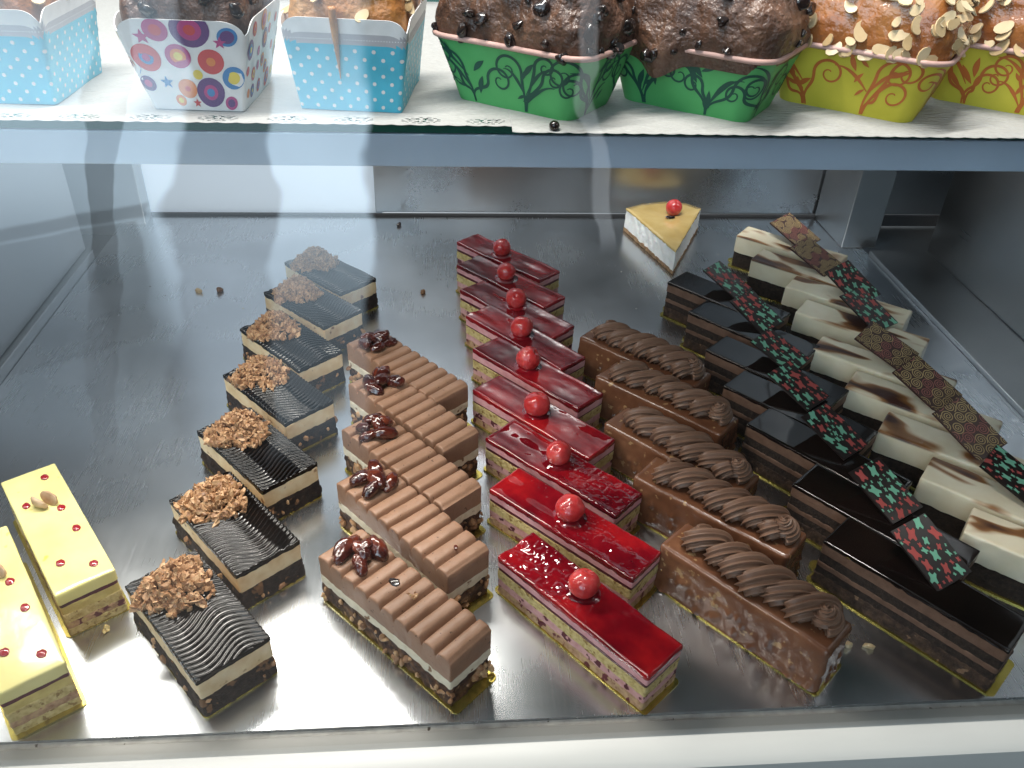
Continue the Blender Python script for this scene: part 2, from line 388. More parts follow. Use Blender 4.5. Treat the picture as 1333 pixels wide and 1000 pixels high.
def rrect(s, a, b, r):
    """point & normal on a rounded rectangle, s in [0,1) from the middle of the -y side, counter-clockwise"""
    s = np.asarray(s, float) % 1.0
    seg = [('l', a - r), ('c', math.pi * r / 2), ('l', 2 * (b - r)), ('c', math.pi * r / 2), ('l', 2 * (a - r)), ('c', math.pi * r / 2), ('l', 2 * (b - r)), ('c', math.pi * r / 2), ('l', a - r)]
    return seg

class RR:
    """perimeter parametrisation fixed on mid dims, evaluated with any a,b,r"""
    def __init__(s, a, b, r):
        L = [a - r, math.pi * r / 2, 2 * (b - r), math.pi * r / 2, 2 * (a - r), math.pi * r / 2, 2 * (b - r), math.pi * r / 2, a - r]
        s.cum = np.concatenate([[0], np.cumsum(L)]); s.tot = s.cum[-1]; s.cum /= s.tot
    def ev(s, q, a, b, r):
        q = np.asarray(q, float) % 1.0
        a = np.broadcast_to(a, q.shape); b = np.broadcast_to(b, q.shape); r = np.broadcast_to(r, q.shape)
        k = np.clip(np.searchsorted(s.cum, q, side='right') - 1, 0, 8)
        f = (q - s.cum[k]) / (s.cum[k + 1] - s.cum[k])
        x = np.zeros_like(q); y = np.zeros_like(q); nx = np.zeros_like(q); ny = np.zeros_like(q)
        A, B = a - r, b - r
        def put(m, X, Y, NX, NY):
            x[m] = X[m]; y[m] = Y[m]; nx[m] = NX[m]; ny[m] = NY[m]
        o = np.ones_like(q); z = np.zeros_like(q)
        put(k == 0, f * A, -b, z, -o)
        th = f * math.pi / 2
        put(k == 1, A + r * np.sin(th), -B - r * np.cos(th), np.sin(th), -np.cos(th))
        put(k == 2, a, -B + 2 * B * f, o, z)
        put(k == 3, A + r * np.cos(th), B + r * np.sin(th), np.cos(th), np.sin(th))
        put(k == 4, A - 2 * A * f, b, z, o)
        put(k == 5, -A - r * np.sin(th), B + r * np.cos(th), -np.sin(th), np.cos(th))
        put(k == 6, -a, B - 2 * B * f, -o, z)
        put(k == 7, -A - r * np.cos(th), -B - r * np.sin(th), -np.cos(th), -np.sin(th))
        put(k == 8, -A + f * A, -b, z, -o)
        return x, y, nx, ny

def tube(mb, P, rad, n=10, lobes=0, depth=0, mat=0, cap=True, phase=0):
    """sweep a (star) section along P; rad scalar or array"""
    P = np.asarray(P, float); K = len(P); rad = np.broadcast_to(rad, (K,))
    T = np.gradient(P, axis=0); T /= np.linalg.norm(T, axis=1)[:, None] + 1e-12
    up = np.array([0, 0, 1.]) if abs(T[0][2]) < .9 else np.array([1., 0, 0])
    nrm = np.cross(T[0], up); nrm /= np.linalg.norm(nrm)
    th = np.linspace(0, 2 * math.pi, n, endpoint=False)
    rr = 1 + depth * np.cos(lobes * th + phase) if lobes else np.ones(n)
    if lobes: rr = 1 - depth * np.abs(np.sin(lobes * th / 2))
    V = []; F = []
    for k in range(K):
        nrm = nrm - T[k] * (nrm @ T[k]); nrm /= np.linalg.norm(nrm)
        bn = np.cross(T[k], nrm)
        V.append(P[k] + rad[k] * rr[:, None] * (np.cos(th)[:, None] * nrm + np.sin(th)[:, None] * bn))
    for k in range(K - 1):
        for j in range(n):
            j2 = (j + 1) % n
            F.append((k * n + j, k * n + j2, (k + 1) * n + j2, (k + 1) * n + j))
    if cap:
        F.append(tuple(range(n))[::-1]); F.append(tuple(range((K - 1) * n, K * n)))
    mb.add(np.concatenate(V), F, mat)

def board(L, W, root, ext=(.002, .003, .0010), tab=True):
    """thin gold card under a cake, corners rounded, with a small pull tab"""
    a0, a1, b = -L / 2 - ext[0], L / 2 + ext[1], W / 2 + ext[2]
    pts = []
    r = .003
    for cx, cy, s in ((a1 - r, -b + r, -90), (a1 - r, b - r, 0), (a0 + r, b - r, 90), (a0 + r, -b + r, 180)):
        for k in range(6):
            t = R(s + k * 18); pts.append((cx + r * math.cos(t), cy + r * math.sin(t)))
        if tab and s == 90:
            for k in range(9):
                t = R(90 + k * 22.5); pts.append((a0 + .001 + .006 * math.cos(t), -W * .05 + .0055 * math.sin(t)))
    n = len(pts)
    V = [(x, y, .0001) for x, y in pts] + [(x, y, .0009 + .0003 * math.sin(x * 200)) for x, y in pts]
    F = [tuple(range(n))[::-1], tuple(range(n, 2 * n))] + [(i, (i + 1) % n, n + (i + 1) % n, n + i) for i in range(n)]
    mb = MB(); mb.add(V, F)
    return mb.obj('cake_board', M['gold'], root, sharp=30)

def place(A, L, W, th):
    """root transform for a cake whose left corner is A and long axis heads th degrees"""
    t = R(th)
    return (A[0] + L / 2 * math.cos(t) - W / 2 * math.sin(t), A[1] + L / 2 * math.sin(t) + W / 2 * math.cos(t), 0), t

ORD = ['at the front end', 'second from the front', 'third from the front', 'fourth from the front', 'fifth from the front', 'sixth from the front', 'seventh from the front', 'eighth from the front', 'ninth from the front']
def where(i, n, row):
    if i == n - 1: return 'at the rear end of the %s row' % row
    if i == 0: return 'at the front end of the %s row' % row
    return '%s in the %s row' % (ORD[i], row)

# ------------------------------------------------------------------ red slices
def red_slice(i, n, x, y, th):
    L, W = .110, .0291
    rg = random.Random(100 + i); s = 11 + i * 5
    loc, t = place((x, y), L, W, th)
    root = thing('red_jelly_slice', 'red jelly layer slice with glazed cherry, ' + where(i, n, 'red'), 'cake slice', loc, t, 'red jelly slices')
    board(L, W, root)
    mb = MB(); hblock(mb, L - .0008, W - .0006, .0008, .0072, nu=50, nv=14, nz=4, side=.0007, sfreq=320, seed=s, slope=.0004); mb.obj('berry_sponge', M['berry_sponge'], root)
    mb = MB(); hblock(mb, L - .0004, W - .0004, .0066, .0128, nu=50, nv=14, nz=4, side=.0006, sfreq=300, seed=s + 1); mb.obj('berry_mousse', M['berry_mousse'], root)
    mb = MB(); hblock(mb, L, W, .0122, .0196, nu=50, nv=14, nz=4, side=.0006, sfreq=420, seed=s + 2); mb.obj('sponge_layer', M['sponge'], root)
    zp = .0226 - .0018 * (i % 4 == 0)
    pt = .0030 if i not in (4, 5) else .0014
    mb = MB(); hblock(mb, L - .0004, W - .0004, .0191, .0222 - (.0012 if i in (3, 4, 5) else 0), nu=40, nv=12, nz=2, side=.0002, seed=s + 3); mb.obj('berry_layer', M['maroon'], root)
    mb = MB(); hblock(mb, L + .0001, W + .0001, .0218 - (.0012 if i in (3, 4, 5) else 0), .0272, nu=40, nv=12, nz=3, side=.00025, seed=s + 4); mb.obj('pink_mousse', M['pink'], root)
    o = s * 3.1
    crk, crs = (.0011, -1) if i == 0 else ((.0009, 1) if i in (1, 2) else (.0002, 1))      # crinkled skin on the jelly
    def top(X, Y):
        P = np.stack([X * 55, Y * 75, X * 0], -1) + o
        P2 = np.stack([X * 22, Y * 150, X * 0], -1) + o * 2
        e = np.minimum(W / 2 - np.abs(Y), L / 2 - np.abs(X))
        return .0290 + .0007 * vnoise(P) +   .0006 * vnoise(P2) + .00010 * vnoise(P * 3.1 + 7) + crk * np.clip((X * crs + .006) / .012, 0, 1) * np.abs(fbm(np.stack([X * 240, Y * 300, X * 0], -1) + o, 2)) + .0005 * np.exp(-(e / .0022) ** 2)
    mb = MB(); hblock(mb, L + .0008, W + .0008, .0264, top, nu=150 if i < 3 else 80, nv=46 if i < 3 else 26, nz=4, side=.0004, sfreq=140, seed=s + 5, er=.0016, pr=.0018, botamp=.0007); mb.obj('jelly_glaze', M['jelly'], root, sharp=60)
    mb = MB(); V, F = ICO4
    r = .0089 * (.95 + .1 * rg.random())
    dim = np.array([rg.uniform(-.7, .7), rg.uniform(-.7, .7), .75]); dim /= np.linalg.norm(dim)
    P = V * (r * (1 - .16 * np.exp(-((V - dim) ** 2).sum(-1) / .045) + .07 * vnoise(V * 1.4 + o) + (.05 if i == 4 else .008) * vnoise(V * 6 + o)))[:, None]
    P[:, 2] *= .95
    cx = -.006 + .008 * (rg.random() - .5); cy = .006 * (rg.random() - .5) + .001
    mb.add(P + np.array([cx, cy, .0290 + r * .78]), F); mb.obj('cherry', M['cherry'], root, sharp=0)
    # glossy collar of jelly round the cherry foot
    mb = MB(); tt = np.linspace(0, 2 * math.pi, 33)[:-1]
    V = []; F = []
    for k, (rr_, zz) in enumerate(((.0042, .0298), (.0075, .0306), (.0092, .0297), (.0108, .0288))):
        V += [(cx + rr_ * math.cos(a), cy + rr_ * math.sin(a), zz) for a in tt]
    for k in range(3):
        for j in range(32): F.append((k * 32 + j, k * 32 + (j + 1) % 32, (k + 1) * 32 + (j + 1) % 32, (k + 1) * 32 + j))
    mb.add(V, [f[::-1] for f in F]); mb.obj('jelly_collar', M['jelly'], root, sharp=0)

RED = [(.029, .338, -50.1), (.027, .396, -45.5), (.027, .448, -46.1), (.020, .504, -47.0), (.022, .561, -48.3), (.018, .614, -50.0), (.014, .659, -48.7), (.012, .709, -48.1), (.013, .758, -47.9)]
for i, a in enumerate(RED): red_slice(i, len(RED), *a)

# ------------------------------------------------------------------ striped slices
def lumps(n, L, W, z0, z1, h, r, seed):
    g = np.random.RandomState(seed)
    c = []
    for k in range(n):
        if g.rand() < L / (L + W): c.append((g.uniform(-L / 2, L / 2), W / 2 * g.choice([-1, 1]), g.uniform(z0, z1)))
        else: c.append((L / 2 * g.choice([-1, 1]), g.uniform(-W / 2, W / 2), g.uniform(z0, z1)))
    c = np.array(c); hh = g.uniform(.4, 1, n) * h; rr_ = g.uniform(.6, 1.3, n) * r
    def f(P, s):
        d = ((P[:, None, :] - c[None]) ** 2).sum(-1)
        return (hh * np.exp(-d / rr_ ** 2)).max(1)
    return f

def nut_chunks(mb, L, W, z0, z1, n, rg, s=(.0012, .0028), front=True):
    """broken nut pieces sticking out of the cut sides"""
    for k in range(n):
        if rg.random() < L / (L + W): c = (rg.uniform(-L / 2, L / 2), -W / 2 if rg.random() < .7 else W / 2, rg.uniform(z0, z1))
        else: c = (L / 2, rg.uniform(-W / 2, W / 2), rg.uniform(z0, z1))
        q = rg.uniform(*s)
        chunk(mb, c, (q, q * .8, q * .6), rg, rough=.5, freq=1.5, mat=1)

def striped_slice(i, n, x, y, th):
    L, W = .0827, .0406
    rg = random.Random(300 + i); s = 41 + i * 7
    loc, t = place((x, y), L, W, th)
    root = thing('striped_chocolate_slice', 'ridged black chocolate cream slice with nut crumble, ' + where(i, n, 'striped'), 'cake slice', loc, t, 'striped chocolate slices')
    board(L, W, root, ext=(.003, .001, .001))
    mb = MB(); hblock(mb, L, W, .0008, .0150, nu=60, nv=28, nz=9, side=.0011, sfreq=330, seed=s, slope=.0008, lump=lumps(26, L, W, .003, .015, .0016, .0022, s), topamp=.0004)
    nut_chunks(mb, L + .001, W + .001, .003, .012, 9, rg); mb.obj('nut_base', [M['choc_base'], M['crumble']], root, sharp=50)
    mb = MB(); hblock(mb, L - .0002, W - .0002, .0143, .0268, nu=50, nv=26, nz=5, side=.0005, sfreq=160, seed=s + 1); mb.obj('cream_layer', M['cream'], root)
    ph = rg.random() * 6; o = s * 1.7
    flip = 1 if i % 2 == 0 else -1
    def top(X, Y):
        w = X + .0042 * np.sin(Y * 150 * 1.0 + ph * .3) * flip + .0014 * vnoise(np.stack([X * 60, Y * 70, X * 0], -1) + o)
        k = 2 * math.pi / .0033; n_amp = .00046
        msk = np.clip(1.1 + .9 * vnoise(np.stack([X * 45 + 9, Y * 55, X * 0], -1) + o), .25, 1)
        return .0292 + n_amp * msk * (2 * (.5 + .5 * np.sin(w * k)) ** 2.6 - .7) + .0007 * vnoise(np.stack([X * 35, Y * 45, X * 0], -1) + o)
    us = np.linspace(-L / 2, L / 2, 280)
    mb = MB(); hblock(mb, L + .0004, W + .0004, .0262, top, nv=54, nz=2, side=.0003, sfreq=220, seed=s + 2, er=.0009, pr=.0012, us=us, botamp=.0008)
    mb.obj('striped_ganache', M['ganache'], root, sharp=0)
    mb = MB(); mound(mb, -L / 2 + .021, -.001, .0296, .0180, .0185, .0120, 400, rg, .0011, .0038)
    for k in range(14):
        a = rg.uniform(0, 6.28); chunk(mb, (-L / 2 + .0215 + rg.uniform(.017, .0215) * math.cos(a), rg.uniform(.016, .0195) * math.sin(a), .0303), (.0026, .0018, .0013), rg, rough=.75, freq=2)
    mb.obj('nut_crumble', M['crumble'], root, sharp=25)

ST = [(-.175, .325, -50.5), (-.169, .393, -50.5), (-.168, .461, -49.1), (-.165, .529, -48.4), (-.165, .595, -48.1), (-.156, .655, -45.5), (-.147, .713, -46.6)]
for i, a in enumerate(ST): striped_slice(i, len(ST), *a)

# ------------------------------------------------------------------ finger bar slices
def finger_slice(i, n, x, y, th):
    L, W = .1051, .0299 + (.0015 if i else 0)
    rg = random.Random(500 + i); s = 81 + i * 7
    loc, t = place((x, y), L, W, th)
    root = thing('chocolate_finger_slice', 'milk chocolate finger slice with candied nuts, ' + where(i, n, 'finger-topped'), 'cake slice', loc, t, 'chocolate finger slices')
    board(L, W, root, ext=(.001, .005, .001), tab=False)
    mb = MB(); hblock(mb, L - .001, W - .001, .0008, .0168, nu=60, nv=20, nz=9, side=.0015, sfreq=300, seed=s, lump=lumps(34, L, W, .003, .015, .0018, .0024, s), topamp=.0005)
    nut_chunks(mb, L, W, .003, .0145, 56, rg, (.0012, .0030))
    mb.obj('nut_base', [M['nut_base'], M['crumble']], root, sharp=50)
    mb = MB(); hblock(mb, L + .0002, W + .0004, .0158, .0224, nu=60, nv=20, nz=3, side=.0008, sfreq=330, seed=s + 1, botamp=.0012); mb.obj('cream_layer', M['white_cream'], root, sharp=60)
    nf = 10; p = L / nf
    us = []
    for k in range(nf):
        x0 = -L / 2 + k * p
        us += [x0 + p * q for q in (0.02, .05, .09, .14, .21, .3, .42, .58, .7, .79, .86, .91, .95, .98)]
    us = np.array(us); us[0] = -L / 2; us[-1] = L / 2
    o = s * 2.3
    def top(X, Y):
        Xw = X + .0007 * vnoise(np.stack([X * 45, Y * 25, X * 0], -1) + o * 2)
        q = ((Xw + L / 2) / p) % 1.0
        d = np.minimum(q, 1 - q)
        g = np.exp(-(d / .10) ** 2) * (.0033 + .0009 * vnoise(np.stack([X * 120, Y * 20, X * 0], -1) + o))
        edge = (np.abs(X) > L / 2 - .0015)
        g = np.where(edge, .0009, g)
        dome = .0012 * (1 - (2 * q - 1) ** 2)
        return .0366 + dome - g + .00035 * vnoise(np.stack([X * 40, Y * 60, X * 0], -1) + o) + .00018 * vnoise(np.stack([X * 400, Y * 400, X * 0], -1) + o) - .0009 * np.clip(vnoise(np.stack([X * 170, Y * 170, X * 0], -1) + o) - .66, 0, 1) * 4
    mb = MB(); hblock(mb, L + .0004, W + .0002, .0218, top, nv=12, nz=4, side=.00035, sfreq=240, seed=s + 2, er=.0011, pr=.0012, us=us, botamp=.0006)
    mb.obj('finger_bar', M['bar'], root, sharp=55)
    # candied nuts
    nn = [6, 5, 6, 6, 7][i]
    for k in range(nn):
        a = k / max(1, nn - 1) * 6.28 + rg.random()
        q = .0092 * math.sqrt((k + .3) / nn)
        cx, cy = -L / 2 + .0175 + q * math.cos(a) * 1.2, q * math.sin(a) * 1.25
        mb = MB(); V, F = ICO3
        sz = np.array([.0078, .0046, .0041]) * rg.uniform(.85, 1.15)
        P = V * (1 + .12 * vnoise(V * 2.2 + k * 9.1 + i) + .045 * vnoise(V * np.array([2, 9, 9]) + k))[:, None] * sz
        P = P @ rotm(rg.uniform(-.4, .4), rg.uniform(-.5, .5), rg.random() * 6.3).T
        mb.add(P + np.array([cx, cy, .0395 + .0042 * (1 - q / .008) + (.0015 if k % 2 else 0)]), F)
        mb.obj('candied_nut', M['candied'], root, sharp=0)
    mb = MB()
    if i == 0:
        chunk(mb, (-.006, .0005, .0380), (.0035, .0028, .0012), rg, rough=.3, rot=rotm(0, 0, .5))
        mb.obj('chocolate_chip', M['chip'], root, sharp=20)
        mb = MB(); 
        for k in range(9): chunk(mb, (.0075 + rg.uniform(-.003, .003), .002 + rg.uniform(-.0018, .0018), .0376), (.0012, .001, .0007), rg)
        mb.obj('nut_crumbs', M['crumble'], root)
    elif i == 1:
        chunk(mb, (.040, .001, .0378), (.0020, .0014, .0009), rg); mb.obj('candied_crumb', M['candied'], root, sharp=20)

KK = [(-.072, .336, -46.0), (-.068, .397, -49.5), (-.070, .451, -49.5), (-.0701, .5045, -49), (-.076, .559, -48.6)]
for i, a in enumerate(KK): finger_slice(i, len(KK), *a)

# ------------------------------------------------------------------ caramel slices with piped rope
def caramel_slice(i, n, x, y, th):
    L, W, H = .1075, .0289, .0340
    rg = random.Random(700 + i); s = 121 + i * 7
    loc, t = place((x, y), L, W, th)
    root = thing('caramel_slice', 'caramel coated slice with piped chocolate rope, ' + where(i, n, 'caramel'), 'cake slice', loc, t, 'caramel glazed slices')
    board(L, W, root, ext=(.003, .002, .0008))
    mb = MB(); o = s * 1.9
    hblock(mb, L, W, .0009, lambda X, Y: H + .0005 * vnoise(np.stack([X * 60, Y * 80, X * 0], -1) + o), nu=110, nv=26, nz=16, side=.0007, sfreq=200, seed=s, er=.0030, pr=.0035,
           lump=lumps(80, L, W, .001, .022, .0022, .0017, s), slope=.0006, botamp=.0006)
    mb.obj('caramel_block', M['caramel'], root, sharp=0)
    # piped rope: a star nozzle run in a flattened coil
    mb = MB()
    turns = 6.7 + .5 * (rg.random() - .5); K = 360
    t = np.linspace(0, turns * 2 * math.pi, K)
    nzf = lambda fr, ph: vnoise(np.stack([t * fr + ph + s * 3.3, t * 0 + s, t * 0], -1))
    shear = rg.uniform(.0026, .0050)
    x0, x1 = -L / 2 + .0105, L / 2 - .0125
    X = x0 + (x1 - x0) * t / t[-1] + shear * np.sin(t + .6) + .0016 * nzf(.16, 5)
    am = .0066 * (1 + .20 * nzf(.19, 0))
    Y = am * np.sin(t + .6) + .0022 * nzf(.12, 21) + .001
    Z = H + .0048 + (.0026 + .0008 * nzf(.2, 31)) * np.cos(t + .6)
    rad = np.full(K, .0066) * (1 + .16 * nzf(.22, 11)) * (1 + .06 * np.sin(t + 1.2))
    rad[:14] *= np.linspace(.45, 1, 14); rad[-10:] *= np.linspace(1, .8, 10)
    tube(mb, np.stack([X, Y, Z], -1), rad, n=110, lobes=10, depth=.36)
    # finishing rosette
    tt = np.linspace(0, 2.3 * 2 * math.pi, 90)
    cr_ = .0050 * (1 - tt / tt[-1] * .85)
    cx = L / 2 - .0115
    P = np.stack([cx + cr_ * np.cos(tt - 1), .001 + cr_ * np.sin(tt - 1) * 1.15, H + .0042 + .0085 * (tt / tt[-1]) ** 1.2], -1)
    tube(mb, P, 1.15 * .0046 * (1 - .55 * (tt / tt[-1]) ** 2), n=110, lobes=10, depth=.36)
    mb.obj('piped_rope', M['piped'], root, sharp=0)

TR = [(.1231, .3399, -48.5), (.119, .4004, -44.5), (.1093, .4571, -47), (.112, .5146, -44.5), (.1078, .5715, -45)]
for i, a in enumerate(TR): caramel_slice(i, len(TR), *a)

# ------------------------------------------------------------------ printed chocolate plaques
BFLY = [(-1, .72), (-.62, .98), (-.2, .62), (.16, .60), (.6, .96), (.98, .70), (.74, .1), (.78, -.18), (1.0, -.68), (.58, -.96), (.14, -.60), (-.16, -.62), (-.64, -.94), (-.96, -.62), (-.72, -.1), (-.74, .14)]
def plaque(root, kind, pos, yaw, tilt, roll, seed, l=.043, w=.029):
    rg = random.Random(seed)
    mb = MB(); th = .0013
    box(mb, -l / 2, l / 2, -w / 2, w / 2, -th / 2, th / 2, 0)
    if kind == 'b':
        pts = []
        for tries in range(400):
            q = rg.choice([.0044, .0036]) if tries < 60 else (rg.choice([.0026, .0022]) if tries < 160 else rg.choice([.0016, .0011]))
            x, y = rg.uniform(-l / 2 + q * .5, l / 2 - q * .5), rg.uniform(-w / 2 + q * .6, w / 2 - q * .6)
            if any(math.hypot(x - a, y - b) < (q + c) * 1.02 for a, b, c in pts): continue
            pts.append((x, y, q))
        for (x, y, q) in pts:
            a = rg.uniform(-.55, .55) + math.pi / 2; c, s = math.cos(a), math.sin(a); sx = .56 + .16 * rg.random()
            mat = rg.choice([1, 2])
            V = []
            for px, py in BFLY:
                px *= sx * q; py *= q
                V.append((min(l / 2, max(-l / 2, x + c * px - s * py)), min(w / 2, max(-w / 2, y + s * px + c * py)), th / 2 + .00012))
            mb.add(V, [tuple(range(len(V)))[::-1]], mat)
        mats = [M['tile'], M['mint'], M['redp']]
    else:
        st = .0096; k = 0
        for row in range(-3, 4):
            for colm in range(-4, 5):
                x = colm * st + (st / 2 if row % 2 else 0) + rg.uniform(-.0006, .0006); y = row * st * .84 + rg.uniform(-.0006, .0006)
                mat = 1 if (row * 3 + colm) % 3 else 2
                a0 = rg.random() * 6.3; sg = rg.choice([-1, 1])
                n = 44; ro = st * .50
                t = np.linspace(0, 2.6 * 2 * math.pi, n); rad = ro * (1 - .93 * t / t[-1])
                wd = .00036
                P0 = []; P1 = []
                for q in range(n):
                    ca, sa = math.cos(a0 + sg * t[q]), math.sin(a0 + sg * t[q])
                    P0.append((x + (rad[q] + wd) * ca, y + (rad[q] + wd) * sa)); P1.append((x + max(0, rad[q] - wd) * ca, y + max(0, rad[q] - wd) * sa))
                ok = lambda p: abs(p[0]) < l / 2 and abs(p[1]) < w / 2
                for q in range(n - 1):
                    quad = [P0[q], P0[q + 1], P1[q + 1], P1[q]]
                    if all(ok(p) for p in quad):
                        if sg > 0: quad = quad[::-1]
                        mb.add([(*p, th / 2 + .00012 + .00001 * (k % 5)) for p in quad], [(3, 2, 1, 0)], mat)
                k += 1
        mats = [M['tile_brown'], M['goldp'], M['rosep']]
    o = mb.obj('chocolate_plaque', mats, root, flat=True)
    o.location = pos; o.rotation_euler = (R(roll), R(tilt), R(yaw))
    return o

# ------------------------------------------------------------------ dark mirror slices
def dark_slice(i, n, x, y, th):
    L, W, H = .1060, .0305, .0352
    rg = random.Random(900 + i); s = 161 + i * 9
    loc, t = place((x, y), L, W, th)
    root = thing('dark_chocolate_slice', 'black mirror-glazed chocolate slice with printed plaque, ' + where(i, n, 'black glazed'), 'cake slice', loc, t, 'dark chocolate slices')
    board(L, W, root, ext=(.003, .004, .0015))
    mb = MB(); hblock(mb, L, W, .0008, .0102, nu=60, nv=18, nz=6, side=.0009, sfreq=330, seed=s, lump=lumps(20, L, W, .002, .009, .001, .002, s)); mb.obj('crunch_base', M['dk_crunch'], root, sharp=60)
    mb = MB(); hblock(mb, L - .0006, W - .0006, .0096, .0160, nu=60, nv=18, nz=4, side=.0007, sfreq=420, seed=s + 1); mb.obj('dark_sponge', M['dk_sponge'], root, sharp=60)
    mb = MB(); hblock(mb, L, W, .0154, .0190, nu=60, nv=18, nz=2, side=.0005, sfreq=300, seed=s + 2); mb.obj('mousse_layer', M['dk_mousse'], root, sharp=60)
    mb = MB(); hblock(mb, L - .0006, W - .0006, .0186, .0262, nu=60, nv=18, nz=4, side=.0007, sfreq=420, seed=s + 3); mb.obj('dark_sponge', M['dk_sponge'], root, sharp=60)
    mb = MB(); hblock(mb, L + .0001, W + .0001, .0258, .0338, nu=50, nv=16, nz=4, side=.0003, sfreq=250, seed=s + 4); mb.obj('mousse_layer', M['dk_mousse'], root, sharp=60)
    o = s * 1.3
    mb = MB(); hblock(mb, L + .0006, W + .0006, .0330, lambda X, Y: H + .0003 * vnoise(np.stack([X * 40, Y * 60, X * 0], -1) + o), nu=60, nv=20, nz=2, side=.0003, sfreq=200, seed=s + 5, er=.0009, pr=.0012, botamp=.0007)
    mb.obj('mirror_glaze', M['dk_glaze'], root, sharp=60)
    plaque(root, 'b', (-.0070 + rg.uniform(-.003, .003), .0140, H + .0078), -8 + rg.uniform(-9, 9), 19 + rg.uniform(-5, 5), 4 + rg.uniform(-5, 5), 40 + i, l=.0395, w=.028)

DK = [(.2216, .338, -50.5), (.2205, .3879, -50), (.2098, .451, -51), (.2068, .498, -48), (.2068, .5481, -48), (.2074, .6078, -47), (.2018, .6621, -47.5)]
for i, a in enumerate(DK): dark_slice(i, len(DK), *a)

# ------------------------------------------------------------------ marbled white slices
def marble_mat(name):
    m = pm(name, [(.3, (.76, .66, .47)), (.7, (.84, .76, .58))], scale=60, rough=.3, bump=.15, bscale=300, coat=.3, crough=.15, sss=.1)
    nt = m.node_tree; N = nt.nodes; Lk = nt.links; b = N['Principled BSDF']
    base = b.inputs['Base Color'].links[0].from_socket
    tc = N.new('ShaderNodeTexCoord'); oi = N.new('ShaderNodeObjectInfo')
    mu = N.new('ShaderNodeMath'); mu.operation = 'MULTIPLY'; mu.inputs[1].default_value = 31; Lk.new(oi.outputs['Random'], mu.inputs[0])
    mp = N.new('ShaderNodeMapping'); mp.inputs['Scale'].default_value = (17, 46, 0); mp.inputs['Rotation'].default_value = (0, 0, R(12))
    Lk.new(tc.outputs['Object'], mp.inputs[0])
    ad = N.new('ShaderNodeVectorMath'); ad.operation = 'ADD'; Lk.new(mp.outputs[0], ad.inputs[0]); Lk.new(mu.outputs[0], ad.inputs[1])
    nz = N.new('ShaderNodeTexNoise'); nz.inputs['Scale'].default_value = 1; nz.inputs['Detail'].default_value = 1.5; nz.inputs['Distortion'].default_value = .6
    Lk.new(ad.outputs[0], nz.inputs['Vector'])
    cr = N.new('ShaderNodeValToRGB'); e = cr.color_ramp.elements
    e[0].position = .50; e[0].color = (0, 0, 0, 1); e[1].position = .565; e[1].color = (1, 1, 1, 1)
    Lk.new(nz.outputs['Fac'], cr.inputs[0])
    cr2 = N.new('ShaderNodeValToRGB'); e = cr2.color_ramp.elements
    e[0].position = .51; e[0].color = (.44, .20, .06, 1); e[1].position = .64; e[1].color = (.055, .016, .008, 1)
    Lk.new(nz.outputs['Fac'], cr2.inputs[0])
    # marbling lies on the top skin only
    se = N.new('ShaderNodeSeparateXYZ'); Lk.new(tc.outputs['Object'], se.inputs[0])
    mr = N.new('ShaderNodeMapRange'); mr.inputs['From Min'].default_value = .0325; mr.inputs['From Max'].default_value = .0338; Lk.new(se.outputs[2], mr.inputs[0])
    mm = N.new('ShaderNodeMath'); mm.operation = 'MULTIPLY'; Lk.new(cr.outputs[0], mm.inputs[0]); Lk.new(mr.outputs[0], mm.inputs[1])
    mx = N.new('ShaderNodeMix'); mx.data_type = 'RGBA'; Lk.new(mm.outputs[0], mx.inputs[0]); Lk.new(base, mx.inputs[6]); Lk.new(cr2.outputs[0], mx.inputs[7])
    Lk.new(mx.outputs[2], b.inputs['Base Color'])
    return m
M['marble'] = marble_mat('marbled_white_mousse')

def white_slice(i, n, x, y, th, kind):
    L, W, H = .105, .0290, .0352
    rg = random.Random(1100 + i); s = 261 + i * 9
    loc, t = place((x, y), L, W, th)
    what = 'butterfly-print' if kind == 'b' else 'spiral-print'
    root = thing('marbled_white_slice', 'white marbled mousse slice with %s plaque, %s' % (what, where(i, n, 'white')), 'cake slice', loc, t, 'marbled white slices')
    board(L, W, root, ext=(.003, .004, .0015))
    mb = MB(); hblock(mb, L - .001, W - .001, .0008, .0178, nu=60, nv=18, nz=8, side=.0009, sfreq=330, seed=s, lump=lumps(20, L, W, .002, .012, .001, .002, s)); mb.obj('dark_base', M['dk_sponge'], root, sharp=60)
    o = s * 1.3
    mb = MB(); hblock(mb, L, W, .0170, lambda X, Y: H + .0005 * vnoise(np.stack([X * 40, Y * 60, X * 0], -1) + o), nu=60, nv=20, nz=6, side=.0004, sfreq=150, seed=s + 1, er=.0016, pr=.0018, botamp=.0006)
    mb.obj('white_mousse', M['marble'], root, sharp=50)
    plaque(root, kind, (-.002 + rg.uniform(-.003, .003), .0135, H + .0085), -14 + rg.uniform(-8, 8), 20 + rg.uniform(-4, 4), 4 + rg.uniform(-5, 5), 140 + i, l=.043, w=.031)
WH = [(.3096, .3414, -40), (.3070, .3911, -42), (.3011, .4415, -39), (.2992, .495, -40), (.2925, .5466, -40), (.3008, .6068, -40), (.308, .6527, -40), (.2939, .7085, -41), (.2957, .7629, -41)]
WK = 'bbsssbbss'
for i, a in enumerate(WH): white_slice(i, len(WH), *a, WK[i])

